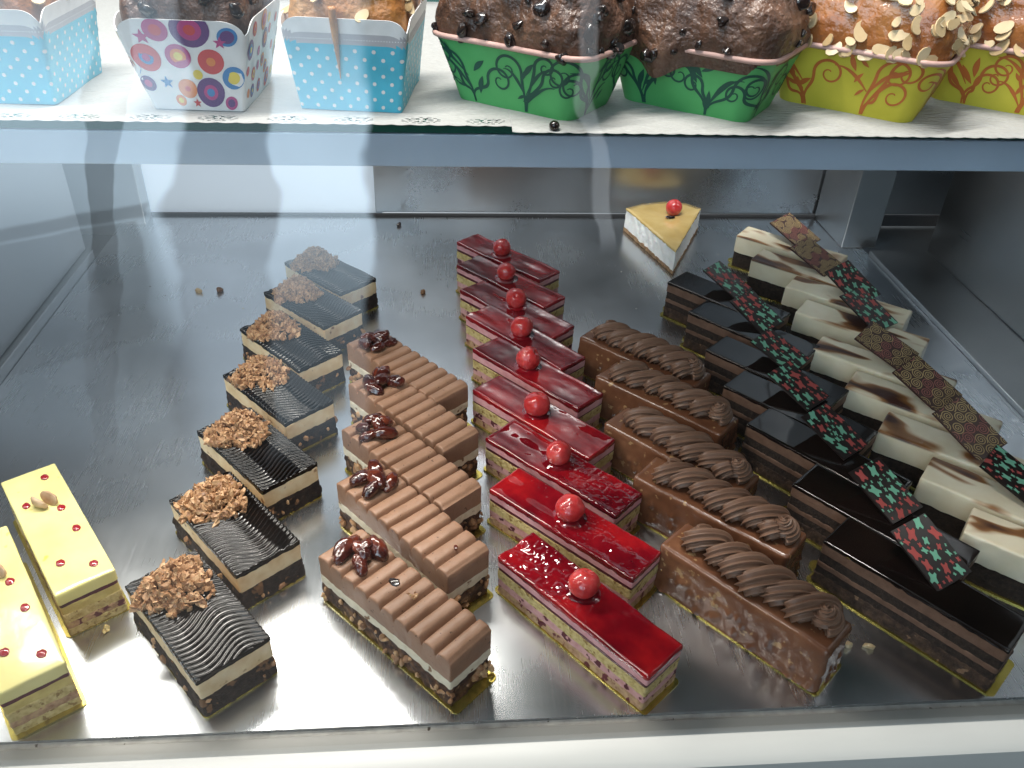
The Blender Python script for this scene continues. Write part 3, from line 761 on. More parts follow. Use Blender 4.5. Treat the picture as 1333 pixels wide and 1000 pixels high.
# ------------------------------------------------------------------ yellow slices
def yellow_slice(label, x, y, th, L, seed, front_board):
    W, H = .0312, .0330
    rg = random.Random(seed)
    loc, t = place((x, y), L, W, th)
    root = thing('yellow_glazed_slice', label, 'cake slice', loc, t, 'yellow glazed slices')
    board(L, W, root, ext=(.001, .003 if front_board else .0005, .002), tab=False)
    s = seed
    mb = MB(); hblock(mb, L, W, .0008, .0065, nu=50, nv=16, nz=3, side=.0008, sfreq=350, seed=s); mb.obj('sponge_base', M['sponge'], root, sharp=60)
    mb = MB(); hblock(mb, L, W, .0060, .0112, nu=50, nv=16, nz=3, side=.0009, sfreq=300, seed=s + 1); mb.obj('fruit_layer', M['berry_sponge'], root, sharp=60)
    mb = MB(); hblock(mb, L, W, .0106, .0172, nu=50, nv=16, nz=3, side=.0006, sfreq=350, seed=s + 2); mb.obj('sponge_layer', M['sponge'], root, sharp=60)
    mb = MB(); hblock(mb, L - .0004, W - .0004, .0166, .0230, nu=50, nv=16, nz=3, side=.0005, sfreq=250, seed=s + 3); mb.obj('yellow_cream', M['yellow_cream'], root, sharp=60)
    mb = MB(); hblock(mb, L - .0006, W - .0006, .0225, .0258, nu=50, nv=16, nz=2, side=.0003, seed=s + 4); mb.obj('berry_layer', M['maroon'], root)
    mb = MB(); hblock(mb, L + .0003, W + .0003, .0254, lambda X, Y: H + .0003 * vnoise(np.stack([X * 40, Y * 60, X * 0], -1) + s), nu=50, nv=18, nz=4, side=.0003, sfreq=150, seed=s + 5, er=.0012, pr=.0014, botamp=.0005)
    mb.obj('yellow_glaze', M['yellow'], root, sharp=60)
    for (u, v) in ((-.40, .22), (-.22, -.28), (.10, .28), (.30, -.20), (-.10, .22), (.40, .25)):
        mb = MB(); V, F = ICO2
        mb.add(V * np.array([.0030, .0023, .0009]) * (1 + .15 * vnoise(V * 2 + u * 40))[:, None] + np.array([u * L, v * W, H + .0002]), F)
        mb.obj('jam_dot', M['jam'], root, sharp=0)
    # split nut in its shell
    for sg in (-1, 1):
        mb = MB(); V, F = ICO3
        P = V * np.array([.0060, .0034, .0040]) * (1 + .08 * vnoise(V * 2.5 + s + sg))[:, None]
        P[:, 1] = np.where(P[:, 1] * sg > 0, P[:, 1], P[:, 1] * .25)
        P = P @ rotm(sg * -.35, .25, .5).T
        mb.add(P + np.array([-.17 * L, .02 * W + sg * .0024, H + .0038]), F)
        mb.obj('nut_shell', M['pistachio_shell'], root, sharp=0)
YA = (-.2721, .4076)
yellow_slice('yellow glazed slice with red jam dots and split nut, further from the front rim', *YA, -54.8, .1134, 31, False)
tt = R(-55.5); YL = .118
yx, yy = -.1866 - YL * math.cos(tt) + .0312 * math.sin(tt), .2730 - YL * math.sin(tt) - .0312 * math.cos(tt)
yellow_slice('yellow glazed slice cut by the left picture edge, nearer the front rim', yx, yy, -55.5, YL, 57, True)

# ------------------------------------------------------------------ cheesecake wedge
def wedge(mb, pts, z0, z1, amp, freq, seed, nz=6, er=0, mat=0):
    P = []
    n = len(pts)
    for i in range(n):
        a, b = np.array(pts[i]), np.array(pts[(i + 1) % n]); m = max(3, int(np.linalg.norm(b - a) / .0013))
        for k in range(m): P.append(a + (b - a) * k / m)
    P = np.array(P); K = len(P); c = P.mean(0)
    nr = P - c; nr /= np.linalg.norm(nr, axis=1)[:, None]
    V = []
    for k in range(nz + 1):
        z = z0 + (z1 - z0) * k / nz
        q = np.stack([P[:, 0], P[:, 1], np.full(K, z)], -1)
        d = amp * fbm(q * freq + seed, 3) - (er * .6 if k == nz else 0)
        q[:, :2] += nr * d[:, None]; V.append(q)
    for f in (.85, .6, .3):
        q = np.stack([c[0] + (P[:, 0] - c[0]) * f, c[1] + (P[:, 1] - c[1]) * f, np.full(K, z1 + er * .4)], -1)
        q[:, 2] += .0004 * vnoise(q * 120 + seed); V.append(q)
    F = []
    R_ = len(V)
    for k in range(R_ - 1):
        for j in range(K): F.append((k * K + j, k * K + (j + 1) % K, (k + 1) * K + (j + 1) % K, (k + 1) * K + j))
    F.append(tuple(range((R_ - 1) * K, R_ * K))); F.append(tuple(range(K))[::-1])
    mb.add(np.concatenate(V), F, mat)
root = thing('cheesecake_wedge', 'white cheesecake wedge with amber glaze and cherry, standing alone at the back', 'cake slice', (.238, .815, 0))
CP = np.array([(.2300, .742), (.2840, .8500), (.2700, .8640), (.2480, .8690), (.2200, .8620), (.1995, .8500)]) - np.array([.238, .815])
mb = MB(); wedge(mb, CP, .0004, .0045, .0012, 300, 3); mb.obj('crumb_crust', M['crust'], root, sharp=60)
mb = MB(); wedge(mb, CP * .985, .0040, .0250, .0016, 220, 5, nz=12); mb.obj('white_filling', M['cheese'], root, sharp=60)
mb = MB(); wedge(mb, CP * .995, .0244, .0266, .0009, 160, 9, nz=3, er=.001); mb.obj('amber_glaze', M['amber'], root, sharp=60)
mb = MB(); V, F = ICO4; mb.add(V * .0088 + np.array([.010, .018, .0345]), F); mb.obj('cherry', M['cherry'], root, sharp=0)
mb = MB(); chunk(mb, (.004, .006, .0288), (.0060, .0026, .0016), random.Random(4), rough=.3, rot=rotm(0, .1, .2)); mb.obj('chocolate_shaving', M['chip'], root, sharp=20)

# ------------------------------------------------------------------ loaf cakes on the shelf
ZS = .2652
def cake_top(mb, rr, a, b, r, zrim, h, seed, over=.003, amp=.003, drip=None):
    S = 132; rings = [(.93, -.007), (.985, -.002), (1.0, .001), (1.015, .004), (1.0, .010 * h / .03), (.95, .017 * h / .03), (.86, .0235 * h / .03), (.74, .028 * h / .03), (.60, .0305 * h / .03), (.45, .032 * h / .03), (.30, .033 * h / .03), (.15, .0335 * h / .03), (.04, .0335 * h / .03)]
    # densify
    t0 = np.arange(len(rings)); t = np.linspace(0, len(rings) - 1, 46)
    kk = np.interp(t, t0, [q[0] for q in rings]); zz = np.interp(t, t0, [q[1] for q in rings])
    s = np.arange(S) / S
    V = []
    for k, z in zip(kk, zz):
        ov = over if k > .9 and z > 0 else over * k
        x, y, nx, ny = rr.ev(s, (a + ov) * k, (b + ov) * k, (r + ov) * k)
        V.append(np.stack([x, y, np.full(S, zrim + z)], -1))
    V = np.array(V)
    # normal approx: blend of outward and up
    out = V - np.array([0, 0, zrim - .01]); out /= np.linalg.norm(out, axis=-1)[..., None] + 1e-9
    d = amp * (fbm(V * 75 + seed * 5.1, 4) + .35 * np.abs(fbm(V * 190 + seed, 2)))
    d[:2] *= .2
    d = d * np.clip((V[..., 2] - zrim + .003) / (.014 if over < .0005 else .008), .08, 1)
    V = V + out * d[..., None]
    if drip: V = drip(V, zrim)
    n = len(V); F = []
    for k in range(n - 1):
        for j in range(S): F.append((k * S + j, k * S + (j + 1) % S, (k + 1) * S + (j + 1) % S, (k + 1) * S + j))
    F.append(tuple(range((n - 1) * S, n * S)))
    mb.add(V.reshape(-1, 3), F)
    return V, out

def scatter_top(V, N, n, rg, kind, mat, root, zmax=1, smin=.002, smax=.004, lo=5):
    mb = MB(); R_, S = V.shape[:2]
    for k in range(n):
        i = rg.randrange(lo, R_ - 14); j = rg.randrange(S)
        p, nn = V[i, j], N[i, j]
        q = rg.uniform(smin, smax)
        if kind == 'flake':
            # thin almond flake lying on the crust
            z = nn + np.array([rg.uniform(-.25, .25) for _ in range(3)]); z /= np.linalg.norm(z)
            x = np.cross(z, [rg.uniform(-1, 1), rg.uniform(-1, 1), rg.uniform(-1, 1)]); x /= np.linalg.norm(x); y = np.cross(z, x)
            m = 12; top = []; bot = []
            for a in range(m):
                t = a / m * 6.283; e = q * (1 - .18 * math.cos(t))
                w = p + nn * .0012 + x * e * math.cos(t) * 1.15 + y * e * .72 * math.sin(t) + z * .0006 * math.cos(2 * t)
                top.append(w + z * .0004); bot.append(w - z * .0004)
            mb.add(np.array(top + bot), [tuple(range(m)), tuple(range(m, 2 * m))[::-1]] + [(b + m, (b + 1) % m + m, (b + 1) % m, b) for b in range(m)])
        else:
            chunk(mb, p + nn * q * .25, (q, q * .85, q * .7), rg, sub=ICO2, rough=.4)
    return mb.obj('almond_flakes' if kind == 'flake' else 'chocolate_chips', mat, root, sharp=30)

class Cup:
    """paper mould: lofted rounded rectangle; P(s,t,off) maps perimeter/height to a point"""
    def __init__(s, a0, b0, a1, b1, r0, r1, H, tab=0, notch=.7):
        s.d = (a0, b0, a1, b1, r0, r1, H, tab, notch)
        s.rr = RR((a0 + a1) / 2, (b0 + b1) / 2, (r0 + r1) / 2)
        s.corn = np.array([(s.rr.cum[k] + s.rr.cum[k + 1]) / 2 for k in (1, 3, 5, 7)])
    def hmax(s, q):
        a0, b0, a1, b1, r0, r1, H, tab, notch = s.d
        q = np.asarray(q, float) % 1
        if not tab: return np.full(q.shape, H)
        d = np.min(np.abs((q[..., None] - s.corn + .5) % 1 - .5), -1) / .125     # 0 at corner, 1 mid face
        u = np.clip(1 - d / (1 - notch), 0, 1)
        return H * (1 - tab * (1 - np.sqrt(np.clip(1 - u * u, 0, 1))))
    def P(s, q, z, off=0):
        a0, b0, a1, b1, r0, r1, H, tab, notch = s.d
        q = np.asarray(q, float); z = np.broadcast_to(np.asarray(z, float), q.shape); t = z / H
        x, y, nx, ny = s.rr.ev(q, a0 + (a1 - a0) * t, b0 + (b1 - b0) * t, r0 + (r1 - r0) * t)
        wob = .0004 * vnoise(np.stack([x * 70, y * 70, z * 70], -1))
        return np.stack([x + nx * (off + wob), y + ny * (off + wob), z], -1)
    def body(s, mb, matf, S=168, K=26):
        q = np.arange(S) / S
        hm = s.hmax(q); V = []
        for k in range(K + 1): V.append(s.P(q, hm * k / K))
        F = []; mt = []
        for k in range(K):
            for j in range(S):
                F.append((k * S + j, k * S + (j + 1) % S, (k + 1) * S + (j + 1) % S, (k + 1) * S + j)); mt.append(matf((k + .5) / K * hm[j] / s.d[6]))
        F.append(tuple(range(S))[::-1]); mt.append(0)
        # inside wall
        V2 = [s.P(q, hm * k / K, -.0005) for k in (K, K - 3, K // 2)]
        b = (K + 1) * S
        for k in range(2):
            for j in range(S): F.append((b + k * S + j, b + k * S + (j + 1) % S, b + (k + 1) * S + (j + 1) % S, b + (k + 1) * S + j)); mt.append(len_in)
        for j in range(S): F.append((K * S + j, K * S + (j + 1) % S, b + (j + 1) % S, b + j)); mt.append(len_in)
        mb.add(np.concatenate(V + V2), F, mt)
    def poly(s, mb, pts, mat, off=.00016):
        """flat print given as (s-metres along the perimeter, height) outline"""
        pts = np.asarray(pts, float); q = pts[:, 0] / s.rr.tot
        P = s.P(q, np.clip(pts[:, 1], .0002, s.d[6]), off)
        mb.add(P, [tuple(range(len(P)))], mat)
    def strip(s, mb, pts, wd, mat, off=.00018):
        pts = np.asarray(pts, float); wd = np.broadcast_to(wd, (len(pts),))
        T = np.gradient(pts, axis=0); T /= np.linalg.norm(T, axis=1)[:, None] + 1e-9
        Nn = np.stack([-T[:, 1], T[:, 0]], -1)
        A = pts + Nn * wd[:, None] / 2; B = pts - Nn * wd[:, None] / 2
        H = s.d[6]
        PA = s.P(A[:, 0] / s.rr.tot, np.clip(A[:, 1], .0002, H), off); PB = s.P(B[:, 0] / s.rr.tot, np.clip(B[:, 1], .0002, H), off)
        n = len(pts); F = []
        for k in range(n - 1):
            if .0004 < pts[k, 1] < H - .0004: F.append((k, n + k, n + k + 1, k + 1))
        mb.add(np.concatenate([PA, PB]), F, mat)
len_in = 1

def disc(cx, cy, r, n=20, sx=1): return [(cx + r * sx * math.cos(i / n * 6.2832), cy + r * math.sin(i / n * 6.2832)) for i in range(n)]
def star(cx, cy, r, a=0): return [(cx + (r if i % 2 == 0 else r * .42) * math.cos(a + i * math.pi / 5), cy + (r if i % 2 == 0 else r * .42) * math.sin(a + i * math.pi / 5)) for i in range(10)]

def dotted_cup(label, x, y, rz, s=1.0, drip=False, seed=1):
    root = thing('dotted_cup_cake', label, 'cup cake', (x, y, ZS), R(rz), 'blue dotted cup cakes')
    H = .041
    cup = Cup(.0215 * s, .0270 * s, .0262 * s, .0315 * s, .0016, .0024, H, tab=.17, notch=.72)
    mb = MB(); cup.body(mb, lambda t: 0 if t < .74 else (2 if t < .83 else 1))
    rows = 9
    tot = cup.rr.tot; nd = int(tot / .0082)
    for k in range(rows):
        z = .0022 + k * .0036
        if z > H * .72: break
        for j in range(nd):
            cup.poly(mb, disc((j + (.5 if k % 2 else 0)) * tot / nd, z, .00092, 10), 1)
    for j in range(int(tot / .0012)):
        cup.poly(mb, disc(j * .0012, H * .785, .0003, 5), 3)
    mb.obj('paper_cup', [M['blue'], M['card'], M['lace_grey'], M['dot']], root, sharp=40)
    mb = MB()
    V, N_ = cake_top(mb, cup.rr, .0232 * s, .0284 * s, .006, H * .76, .032, seed + 3, over=.0003, amp=.0024)
    mb.obj('cake_top', M['gold_cake'], root, sharp=0)
    scatter_top(V, N_, 46, random.Random(seed), 'flake', M['almond'], root, lo=14, smin=.0024, smax=.0044)
    if drip:
        mb = MB()
        q = (-.0035 + cup.rr.tot) / cup.rr.tot
        zz = np.linspace(.046, .0150, 24)
        P = np.array([cup.P(np.array([q + .00006 * k / 1]), min(z, H), .0012 if z < H else .0012)[0] for k, z in enumerate(zz)]); P[:, 2] = zz
        tube(mb, P, .0016 * np.concatenate([np.linspace(1.2, 1, 8), np.linspace(1, .12, 16)]), n=8)
        mb.obj('syrup_drip', M['gold_cake'], root, sharp=0)
    return root

dotted_cup('blue dotted cup cake cut by the left picture edge', -.1965, .4290, -2, 1.06, seed=5)
dotted_cup('blue dotted cup cake with a brown syrup drip down its front', -.0385, .4262, -6.6, 1.10, drip=True, seed=9)

# circles cup
root = thing('circle_print_cup_cake', 'chocolate cup cake in white cup printed with coloured circles and stars', 'cup cake', (-.1085, .4200, ZS), R(-4))
cup = Cup(.0205, .0255, .0295, .0330, .0016, .0026, .0400, tab=.20, notch=.62)
mb = MB(); cup.body(mb, lambda t: 0)
rg = random.Random(12); placed = []
tot = cup.rr.tot
def tgt(cx, cy, r, cols):
    for k, (f, mt) in enumerate(cols): cup.poly(mb, disc(cx, cy, r * f, 24), mt, .00015 + .00006 * k)
# colours: 2 purple 3 magenta 4 red 5 orange 6 yellow 7 blue
spec = [(-.017, .0235, .0060, ((1, 4), (.5, 7), (.28, 3))), (-.0035, .0245, .0053, ((1, 3), (.62, 6 - 1), (.35, 6))), (.0100, .0225, .0056, ((1, 4), (.35, 5))), (-.0030, .0100, .0044, ((1, 5), (.85, 5), (.3, 4))), (.0080, .0085, .0068, ((1, 2), (.52, 3), (.28, 7))),
        (.0035, .0360, .0075, ((1, 2), (.6, 3), (.3, 4))), (-.0095, .0355, .0048, ((1, 3), (.5, 4))), (.0195, .0155, .0052, ((1, 7), (.55, 6))), (.0032, .0165, .0022, ((1, 6),)), (-.0080, .0045, .0026, ((1, 5), (.5, 6))), (.0180, .0038, .0032, ((1, 3), (.6, 2))),
        (.0175, .0335, .0040, ((1, 7), (.7, 2))), (-.0210, .0120, .0035, ((1, 2), (.5, 3)))]
for c in spec: tgt(*c)
for cx, cy, r, mt in ((-.0155, .0325, .0034, 3), (.0145, .0310, .0028, 3), (-.0118, .0128, .0030, 7), (.0002, .0035, .0022, 4)): cup.poly(mb, star(cx, cy, r, .3), mt, .0003)
for k in range(400):
    r = rg.choice([.0055, .0045, .0032, .0022]); cx = rg.uniform(.027, tot - .026); cy = rg.uniform(r, .036)
    if any(math.hypot(cx - a, cy - b) < r + c + .0008 for a, b, c in placed): continue
    placed.append((cx, cy, r)); cc = rg.sample([2, 3, 4, 5, 6, 7], 3)
    tgt(cx, cy, r, ((1, cc[0]), (.6, cc[1]), (.3, cc[2])) if r > .003 else ((1, cc[0]),))
mb.obj('paper_cup', [M['card'], M['card'], M['purple'], M['magenta'], M['redc'], M['orangec'], M['yellowc'], M['bluec']], root, sharp=40)
mb = MB(); V, N_ = cake_top(mb, cup.rr, .0262, .0302, .007, .0315, .034, 21, over=.0002, amp=.0042); mb.obj('cake_top', M['choc_cake'], root, sharp=0)
scatter_top(V, N_, 60, random.Random(3), 'chip', M['chip'], root, lo=15, smin=.0016, smax=.0036)

def spiral_pts(cx, cy, r, a0, sg, turns=1.3, n=40):
    t = np.linspace(0, 1, n); rad = r * (1 - .86 * t); a = a0 + sg * t * turns * 2 * math.pi
    return np.stack([cx + rad * np.cos(a), cy + rad * np.sin(a)], -1)

def flourish(cup, mb, s0, rg, ink, H, big=1.0):
    """a spray of curling stems with leaves, printed on the paper"""
    for k in range(rg.randint(3, 4)):
        sg = rg.choice([-1, 1]); n = 46
        x1 = s0 + sg * rg.uniform(.006, .015) * big; r = rg.uniform(.0038, .0062) * big; zc = rg.uniform(.35, .8) * H
        # stem from the foot up into a curl
        t = np.linspace(0, 1, 24)
        st = spiral_pts(x1, zc, r, math.pi if sg > 0 else 0, -sg, 1.35, n)
        p0 = np.array([s0 + rg.uniform(-.001, .001), .0008]); p3 = st[0]; p1 = p0 + np.array([rg.uniform(-.001, .001), H * .35]); p2 = p3 - np.array([0, r * 1.2])
        bz = ((1 - t) ** 3)[:, None] * p0 + (3 * t * (1 - t) ** 2)[:, None] * p1 + (3 * t * t * (1 - t))[:, None] * p2 + (t ** 3)[:, None] * p3
        P = np.concatenate([bz[:-1], st]); wd = np.interp(np.linspace(0, 1, len(P)), [0, .25, .6, 1], [.0009, .0016, .0011, .0005])
        cup.strip(mb, P, wd, ink)
    for k in range(rg.randint(3, 5)):
        a = rg.uniform(.3, 2.84); l = rg.uniform(.004, .008) * big; cx, cy = s0 + rg.uniform(-.008, .008), rg.uniform(.12, .8) * H
        t = np.linspace(0, 1, 9)
        up = [(cx + l * q * math.cos(a) - l * .18 * math.sin(q * math.pi) * math.sin(a), cy + l * q * math.sin(a) + l * .18 * math.sin(q * math.pi) * math.cos(a)) for q in t]
        dn = [(cx + l * q * math.cos(a) + l * .10 * math.sin(q * math.pi) * math.sin(a), cy + l * q * math.sin(a) - l * .10 * math.sin(q * math.pi) * math.cos(a)) for q in t[::-1][1:-1]]
        if all(.0004 < p[1] < H - .0006 for p in up): cup.poly(mb, up + dn, ink, .00022)
    for k in range(rg.randint(2, 3)):
        sg = rg.choice([-1, 1]); t = np.linspace(0, 1, 20); w = rg.uniform(.010, .018); h0 = rg.uniform(.05, .5) * H
        P = np.stack([s0 + sg * w * t, h0 + H * .55 * np.sin(t * 1.7) * rg.uniform(.6, 1)], -1)
        cup.strip(mb, P, np.interp(t, [0, .4, 1], [.0004, .0018, .0003]), ink)

def loaf(name, label, cat, group, x, y, rz, paper, ink, top, seed, flakes, chips, spill=False):
    root = thing(name, label, cat, (x, y, ZS), R(rz), group)
    H = .0305
    cup = Cup(.0325, .0215, .0420, .0300, .0075, .0105, H)
    mb = MB(); cup.body(mb, lambda t: 0)
    rg = random.Random(seed)
    n = 7
    for k in range(n): flourish(cup, mb, (k + .3 + .2 * rg.random()) * cup.rr.tot / n, rg, 2, H, 1.35)
    # fold lines at the rounded corners are embossed, thin darker creases
    mb.obj('paper_mould', [M[paper], M[paper], M[ink]], root, sharp=50)
    mb = MB(); q = np.linspace(0, 1, 121)[:-1]; P = cup.P(q, H - .0002, .0006); P = np.concatenate([P, P[:1]])
    tube(mb, P, .0013, n=8, cap=False); mb.obj('rolled_rim', M['rim'], root, sharp=0)
    mb = MB()
    def drip(V, zr):
        if not spill: return V
        d = ((V[..., 0] + .010) ** 2 + (V[..., 1] + .030) ** 2) / .0085 ** 2
        w = np.exp(-d)[..., None] * (V[..., 2:3] < zr + .012)
        return V + w * np.array([-.001, -.0045, -.0075])
    V, N_ = cake_top(mb, cup.rr, .0405, .0288, .0105, H, .034, seed, over=.0022 if spill else .0008, amp=.0042 if chips else .003, drip=drip)
    mb.obj('cake_top', M[top], root, sharp=0)
    if chips: scatter_top(V, N_, chips, random.Random(seed + 1), 'chip', M['chip'], root, smin=.0016, smax=.0040)
    if flakes: scatter_top(V, N_, flakes, random.Random(seed + 2), 'flake', M['almond'], root, smin=.0023, smax=.0044)

loaf('green_loaf_cake', 'chocolate loaf in green floral paper beside the blue dotted cup', 'loaf cake', 'green paper loaf cakes', .0455, .4190, -36, 'green', 'green_ink', 'choc_cake', 31, 0, 70)
loaf('green_loaf_cake', 'chocolate loaf in green floral paper with batter spilling over, beside yellow loaf', 'loaf cake', 'green paper loaf cakes', .1285, .4205, -37, 'green', 'green_ink', 'choc_cake', 37, 0, 50, True)
loaf('yellow_loaf_cake', 'almond-topped loaf in yellow swirl paper next to the green loaf', 'loaf cake', 'yellow paper loaf cakes', .2105, .4230, -37, 'yel_paper', 'orange_ink', 'amber_cake', 43, 230, 0)
loaf('yellow_loaf_cake', 'almond-topped loaf in yellow swirl paper cut by the right picture edge', 'loaf cake', 'yellow paper loaf cakes', .2950, .4290, -37, 'yel_paper', 'orange_ink', 'amber_cake', 49, 210, 0)

# ------------------------------------------------------------------ doilies, shelf
def doily(name, label, x0, x1, y0, y1, z, seed, droop=0):
    st = .0008
    xs = np.arange(x0, x1, st)
    fine = np.arange(0, .013, st); ys = np.concatenate([fine, np.linspace(.0135, y1 - y0, 14)])
    X, U = np.meshgrid(xs, ys, indexing='ij')
    sc = .0011 * np.abs(np.sin(math.pi * (X - x0) / .0085)) ** .8
    Y = y0 + U - sc * np.clip(1 - U / .006, 0, 1)
    Z = z + .00045 * vnoise(np.stack([X * 60, Y * 60, X * 0], -1) + seed) * np.clip(U / .01, 0, 1) + .0002
    if droop: Z = Z - droop * np.clip(1 - U / .007, 0, 1) ** 1.6
    V = np.stack([X, Y, Z], -1).reshape(-1, 3)
    n, m = X.shape; F = []
    per = .030
    for i in range(n - 1):
        for j in range(m - 1):
            u = U[0, j] + st / 2; xx = (X[i, 0] - x0) % per - per / 2
            hole = False
            if not droop and .0022 < u < .0105:
                # lace: an oval rosette of petals in every repeat, small slots between
                e = math.hypot(xx / .0085, (u - .0062) / .0036)
                an = math.atan2((u - .0062) / .0036, xx / .0085)
                if .22 < e < .72 and abs((an * 8 / 6.2832) % 1 - .5) < .27: hole = True
                if .90 < e < 1.06 and abs((an * 14 / 6.2832) % 1 - .5) < .32: hole = True
            if not hole: F.append((i * m + j, (i + 1) * m + j, (i + 1) * m + j + 1, i * m + j + 1))
    mb = MB(); mb.add(V, F)
    o = mb.obj(name, M['doily'], None, sharp=0)
    mo = o.modifiers.new('thickness', 'SOLIDIFY'); mo.thickness = .00018; mo.offset = 0
    return tag(o, label, 'doily', 'paper doilies on the shelf')
doily('paper_doily', 'white paper doily with open lace edge under the cup cakes', -.235, .045, .3785, .660, .2647, 1)
doily('paper_doily', 'white paper doily with closed scalloped edge under the loaf cakes', .0315, .345, .3712, .660, .2651, 5, droop=.0008)

shelf = thing('glass_shelf', 'glass shelf with blue-grey metal front rail carrying the cup and loaf cakes', 'shelf', (0, .38, .2447))
mb = MB(); box(mb, -.345, .50, .0006, .30, .0156, .0199); o = mb.obj('shelf_plate', M['edge_glass'], shelf)
bv = o.modifiers.new('bevel', 'BEVEL'); bv.width = .0006; bv.segments = 2
o = bbox_obj('shelf_rail', M['rail'], -.345, .50, 0, .012, 0, .0153, shelf, bev=.0005)

ch = MB(); V, F = ICO3; ch.add(V * np.array([.0024, .0024, .0023]), F)
o = ch.obj('chocolate_bead', M['chip'], None, sharp=0); o.location = (.0505, .3735, .2668)
tag(o, 'small round chocolate bead at the doily edge below the green loaf', 'chocolate bead')

# ------------------------------------------------------------------ tray and case
mb = MB(); box(mb, -.344, .456, .2536, .8835, -.0016, 0); box(mb, -.344, .456, .2524, .2536, -.010, .0006)
o = mb.obj('steel_tray', M['tray'], None); tag(o, 'wide brushed steel tray holding the rows of cake slices', 'tray')
case = thing('display_case', 'steel bakery display case with white front frame and sloping glass', 'display case', (0, .6, -.02))
def cpart(name, mat, x0, x1, y0, y1, z0, z1, bev=.0008): return bbox_obj(name, M[mat], x0, x1, y0 - .6, y1 - .6, z0 + .02, z1 + .02, case, bev)
cpart('floor_pan', 'side', -.46, .66, .2524, .96, -.030, -.0125, 0)
cpart('front_channel', 'grime', -.46, .66, .2492, .2523, -.030, -.0012, 0)
cpart('back_panel', 'panel', -.075, .66, .889, .8902, .0035, .62)
cpart('added_glow_sheet', 'opal', -.44, -.068, .8906, .8955, -.010, .62, 0)  # added backlit sheet, stands in for daylight mirrored in the steel back
cpart('back_gap', 'dark_gap', -.44, .66, .886, .8885, -.010, .0030, 0)
# left: thin upright sheet standing on a folded foot
cpart('side_panel', 'side', -.357, -.3505, .2500, .780, .0105, .62)
cpart('panel_foot', 'side', -.3580, -.3445, .2500, .781, -.010, .0098)
cpart('outer_wall', 'panel', -.45, -.44, .2500, .90, -.010, .62)
cpart('corner_post', 'side', -.4380, -.318, .8620, .8855, -.0123, .62)
# right: raised ledge and dark wall
cpart('side_ledge', 'side', .4565, .519, .2500, .790, -.010, .0045)
cpart('side_panel', 'side', .5195, .526, .2500, .788, .0048, .62)
cpart('outer_wall', 'side', .650, .66, .2500, .90, -.010, .62)
cpart('corner_post', 'side', .432, .470, .8050, .885, .0005, .62)
# front frame
mb = MB(); prof = [(.2492, -.0012), (.2484, -.0002), (.2450, .0002), (.2280, -.0010), (.2245, -.0040), (.2240, -.060), (.2492, -.060)]
V = []
for x in (-.45, .66): V += [(x, y - .6, z + .02) for y, z in prof]
n = len(prof)
mb.add(V, [tuple(range(n)), tuple(range(n, 2 * n))[::-1]] + [(i, i + n, (i + 1) % n + n, (i + 1) % n) for i in range(n)])
mb.obj('front_frame', M['frame'], case, sharp=40)
# sloping front glass
gy0, gz0, gy1, gz1 = .2400, .0012, .3530, .330
gy1 = .2400 + .115; 
mb = MB()
mb.add([(-.44, gy0 - .6, gz0 + .02), (.65, gy0 - .6, gz0 + .02), (.65, gy1 - .6, gz1 + .02), (-.44, gy1 - .6, gz1 + .02)], [(0, 1, 2, 3)])
mb.obj('front_glass', M['glass'], case, flat=True)

# ------------------------------------------------------------------ crumbs
def crumb(name, label, x, y, s, mat, seed, group=None):
    mb = MB(); chunk(mb, (0, 0, s * .45), (s, s * .75, s * .55), random.Random(seed), sub=ICO2, rough=.5)
    o = mb.obj(name, M[mat], None, sharp=30); o.location = (x, y, 0); tag(o, label, 'crumb', group)
G = 'crumbs on the tray'
crumb('nut_crumb', 'pale nut crumb on the empty left part of the tray', -.2280, .7100, .0032, 'almond', 1, G)
crumb('nut_crumb', 'brown nut crumb beside the pale one on the empty tray', -.2090, .7115, .0042, 'crumble', 2, G)
crumb('nut_crumb', 'pale nut crumb before the front black slice', .2255, .2895, .0030, 'almond', 3, G)
crumb('nut_crumb', 'pale nut crumb before the front black slice', .2370, .2880, .0030, 'almond', 4, G)
crumb('nut_crumb', 'brown crumb on the tray between striped and red rows', -.0200, .7060, .0030, 'crumble', 5, G)
crumb('chocolate_crumb', 'dark crumb near the back of the tray by the rear striped slice', -.0480, .8600, .0030, 'chip', 6, G)
crumb('nut_crumb', 'brown nut crumb fallen at the corner of the second striped slice', -.0935, .3560, .0030, 'crumble', 7, G)
crumb('sponge_crumb', 'yellow sponge crumb beside the further yellow slice', -.1890, .3185, .0028, 'sponge', 8, G)

# ------------------------------------------------------------------ light
w = bpy.data.worlds.new('World'); C.world = w; w.use_nodes = True
nt = w.node_tree; N = nt.nodes; Lk = nt.links; bg = N['Background']
tc = N.new('ShaderNodeTexCoord'); sp = N.new('ShaderNodeSeparateXYZ'); Lk.new(tc.outputs['Generated'], sp.inputs[0])
def mth(op, a, b=None, c=None):
    n = N.new('ShaderNodeMath'); n.operation = op
    for i, v in enumerate((a, b, c)):
        if v is None: continue
        if isinstance(v, (int, float)): n.inputs[i].default_value = v
        else: Lk.new(v, n.inputs[i])
    return n.outputs[0]
def sm(v, a, b, lo=0., hi=1.):
    n = N.new('ShaderNodeMapRange'); n.interpolation_type = 'SMOOTHSTEP'
    Lk.new(v, n.inputs['Value']); n.inputs['From Min'].default_value = a; n.inputs['From Max'].default_value = b
    n.inputs['To Min'].default_value = lo; n.inputs['To Max'].default_value = hi
    return n.outputs[0]
ny = mth('MULTIPLY', sp.outputs[1], -1.0)
az = mth('MULTIPLY', mth('ARCTAN2', sp.outputs[0], ny), 57.2958)     # degrees, 0 straight out of the shop front, negative to the left
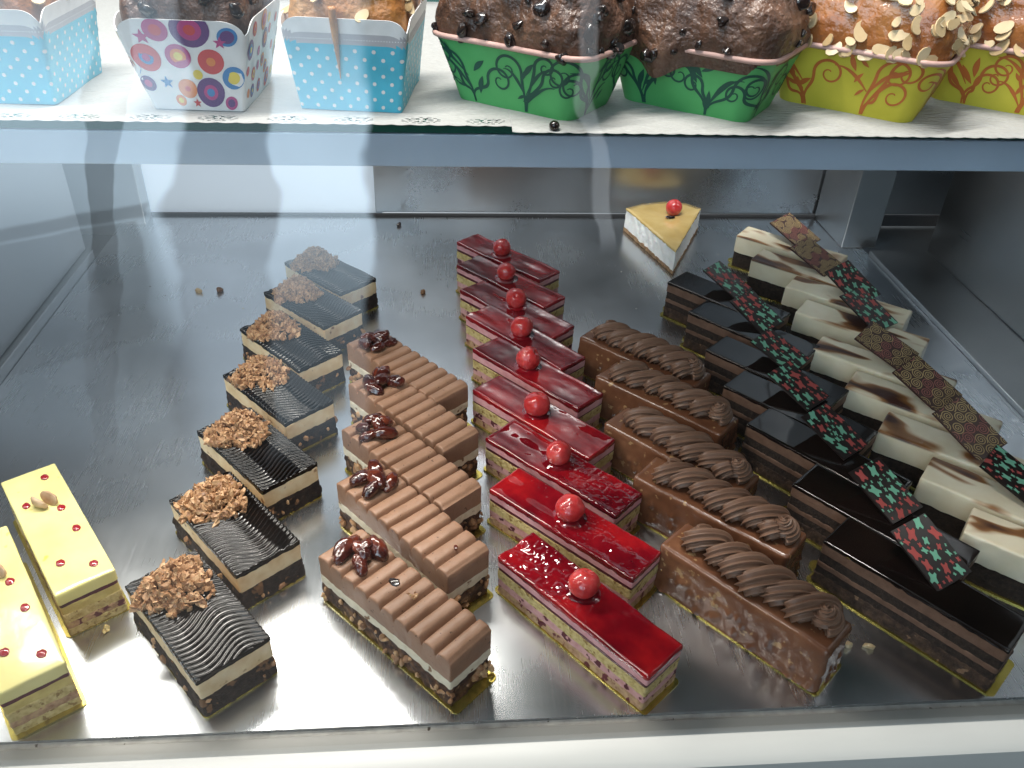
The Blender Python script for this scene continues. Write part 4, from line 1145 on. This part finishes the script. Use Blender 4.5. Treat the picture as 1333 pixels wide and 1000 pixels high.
elv = mth('MULTIPLY', mth('ARCSINE', sp.outputs[2]), 57.2958)
def band(v, a0, a1, b0, b1): return mth('MULTIPLY', sm(v, a0, a1), sm(v, b0, b1, 1, 0))
wob = N.new('ShaderNodeTexNoise'); wob.inputs['Scale'].default_value = 7; wob.inputs['Detail'].default_value = 3; Lk.new(tc.outputs['Generated'], wob.inputs['Vector'])
azw = mth('ADD', az, mth('MULTIPLY', mth('SUBTRACT', wob.outputs['Fac'], .5), 5.5))
# bright open sky to the left of the street, cut by dark shapes
sky = mth('MULTIPLY', band(azw, -75, -60, -5.6, -4.6), band(elv, -2, 2, 50, 70))
dark1 = mth('MULTIPLY', band(azw, -17.5, -16.8, -12.0, -11.4), sm(elv, 40, 46, 1, 0))
sky = mth('MULTIPLY', sky, mth('SUBTRACT', 1.0, mth('MULTIPLY', dark1, .80)))
sky = mth('MULTIPLY', sky, mth('ADD', .80, mth('MULTIPLY', wob.outputs['Fac'], .4)))
sky = mth('MULTIPLY', sky, mth('MULTIPLY', sm(elv, 5, 18, .16, 1.0), sm(elv, 21.5, 27, 1.0, .38)))
eav = mth('SUBTRACT', elv, mth('MULTIPLY', mth('ADD', az, 20), .35))          # sloping eaves of the house across the street
eav = mth('ADD', eav, mth('MULTIPLY', mth('SUBTRACT', wob.outputs['Fac'], .5), 1.0))
left = sm(azw, -17.6, -18.0)
sky = mth('MULTIPLY', sky, mth('SUBTRACT', 1.0, mth('MULTIPLY', mth('MULTIPLY', band(eav, 14.0, 14.3, 14.8, 15.1), left), .45)))
sky = mth('MULTIPLY', sky, mth('SUBTRACT', 1.0, mth('MULTIPLY', mth('MULTIPLY', band(eav, 6.2, 6.6, 13.9, 14.1), sm(azw, -18.4, -18.9)), .38)))
sky = mth('MULTIPLY', sky, mth('SUBTRACT', 1.0, mth('MULTIPLY', band(azw, -22.6, -22.4, -20.6, -20.4), .5)))
strip = mth('MULTIPLY', band(azw, 9.6, 9.9, 10.7, 11.0), band(elv, 12, 14, 32, 36))
ground = mth('MULTIPLY', band(azw, -80, -60, -20, 0), band(elv, -60, -40, -8, -3))
def rgbscale(fac, col):
    n = N.new('ShaderNodeVectorMath'); n.operation = 'SCALE'; n.inputs[0].default_value = col; Lk.new(fac, n.inputs['Scale']); return n.outputs[0]
def vadd(a, b):
    n = N.new('ShaderNodeVectorMath'); n.operation = 'ADD'; Lk.new(a, n.inputs[0]); Lk.new(b, n.inputs[1]); return n.outputs[0]
# awning and people in front of the counter keep the middle of the view dark; open sky above
front_dark = mth('MULTIPLY', band(az, -90, -60, 60, 90), band(elv, -60, -30, 40, 52))
amb = mth('MULTIPLY', sm(sp.outputs[2], -.4, .9, .25, 1.0), sm(sp.outputs[0], -.8, .8, 1.0, .45))
amb = mth('MULTIPLY', amb, sm(ny, -.5, .2, .25, 1.0))
amb = mth('MULTIPLY', amb, mth('SUBTRACT', 1.0, mth('MULTIPLY', front_dark, .88)))
SKY, GRD, AMB = 6.6, .35, .75
col = rgbscale(mth('MULTIPLY', sky, SKY), (.64, .84, 1.0))
behind = mth('MULTIPLY', sm(ny, -.15, -.5), sm(sp.outputs[0], .35, -.1))     # added glow behind the case, lights the translucent back sheet through
col = vadd(col, rgbscale(mth('MULTIPLY', behind, 2.4), (.86, .94, 1.0)))
col = vadd(col, rgbscale(mth('MULTIPLY', strip, 1.6), (.85, .93, 1.0)))
col = vadd(col, rgbscale(mth('MULTIPLY', ground, GRD), (1.0, .96, .90)))
col = vadd(col, rgbscale(mth('MULTIPLY', amb, AMB), (.90, .96, 1.0)))
Lk.new(col, bg.inputs['Color']); bg.inputs['Strength'].default_value = 1.0

def area(name, loc, target, sx, sy, power, color):
    l = bpy.data.lights.new(name, 'AREA'); l.shape = 'RECTANGLE'; l.size = sx; l.size_y = sy; l.energy = power; l.color = color
    o = bpy.data.objects.new(name, l); COL.objects.link(o); o.location = loc
    o.rotation_euler = (Vector(target) - Vector(loc)).to_track_quat('-Z', 'Y').to_euler()
    return o
area('shelf_tube_lamp', (-.16, .455, .240), (-.16, .33, 0), .36, .022, 1.15, (1.0, .95, .87))
area('canopy_tube_lamp', (-.12, .38, 1.05), (-.10, .33, 0), .75, .03, 17.0, (1.0, .96, .90))

# ------------------------------------------------------------------ camera
cam = bpy.data.cameras.new('camera'); co = bpy.data.objects.new('camera', cam); COL.objects.link(co)
h, pitch, roll, yaw, f = .3853, R(34.71), R(2.48), R(5.57), 1089.9
cp, sn = math.cos(pitch), math.sin(pitch)
fw = Vector((math.sin(yaw) * cp, math.cos(yaw) * cp, -sn)); r0 = Vector((math.cos(yaw), -math.sin(yaw), 0)); u0 = r0.cross(fw)
rr_ = r0 * math.cos(roll) + u0 * math.sin(roll); uu = -r0 * math.sin(roll) + u0 * math.cos(roll)
co.matrix_world = Matrix(((rr_.x, uu.x, -fw.x, 0), (rr_.y, uu.y, -fw.y, 0), (rr_.z, uu.z, -fw.z, h), (0, 0, 0, 1)))
cam.sensor_width = 36; cam.lens = f / 1333 * 36; cam.clip_start = .01; cam.clip_end = 50
C.camera = co
C.view_settings.view_transform = 'Standard'; C.view_settings.look = 'None'; C.view_settings.exposure = 0; C.view_settings.gamma = 1
C.cycles.use_denoising = True
C.cycles.max_bounces = 8; C.cycles.glossy_bounces = 5; C.cycles.transparent_max_bounces = 8; C.cycles.diffuse_bounces = 4
C.cycles.caustics_reflective = True; C.cycles.sample_clamp_indirect = 6
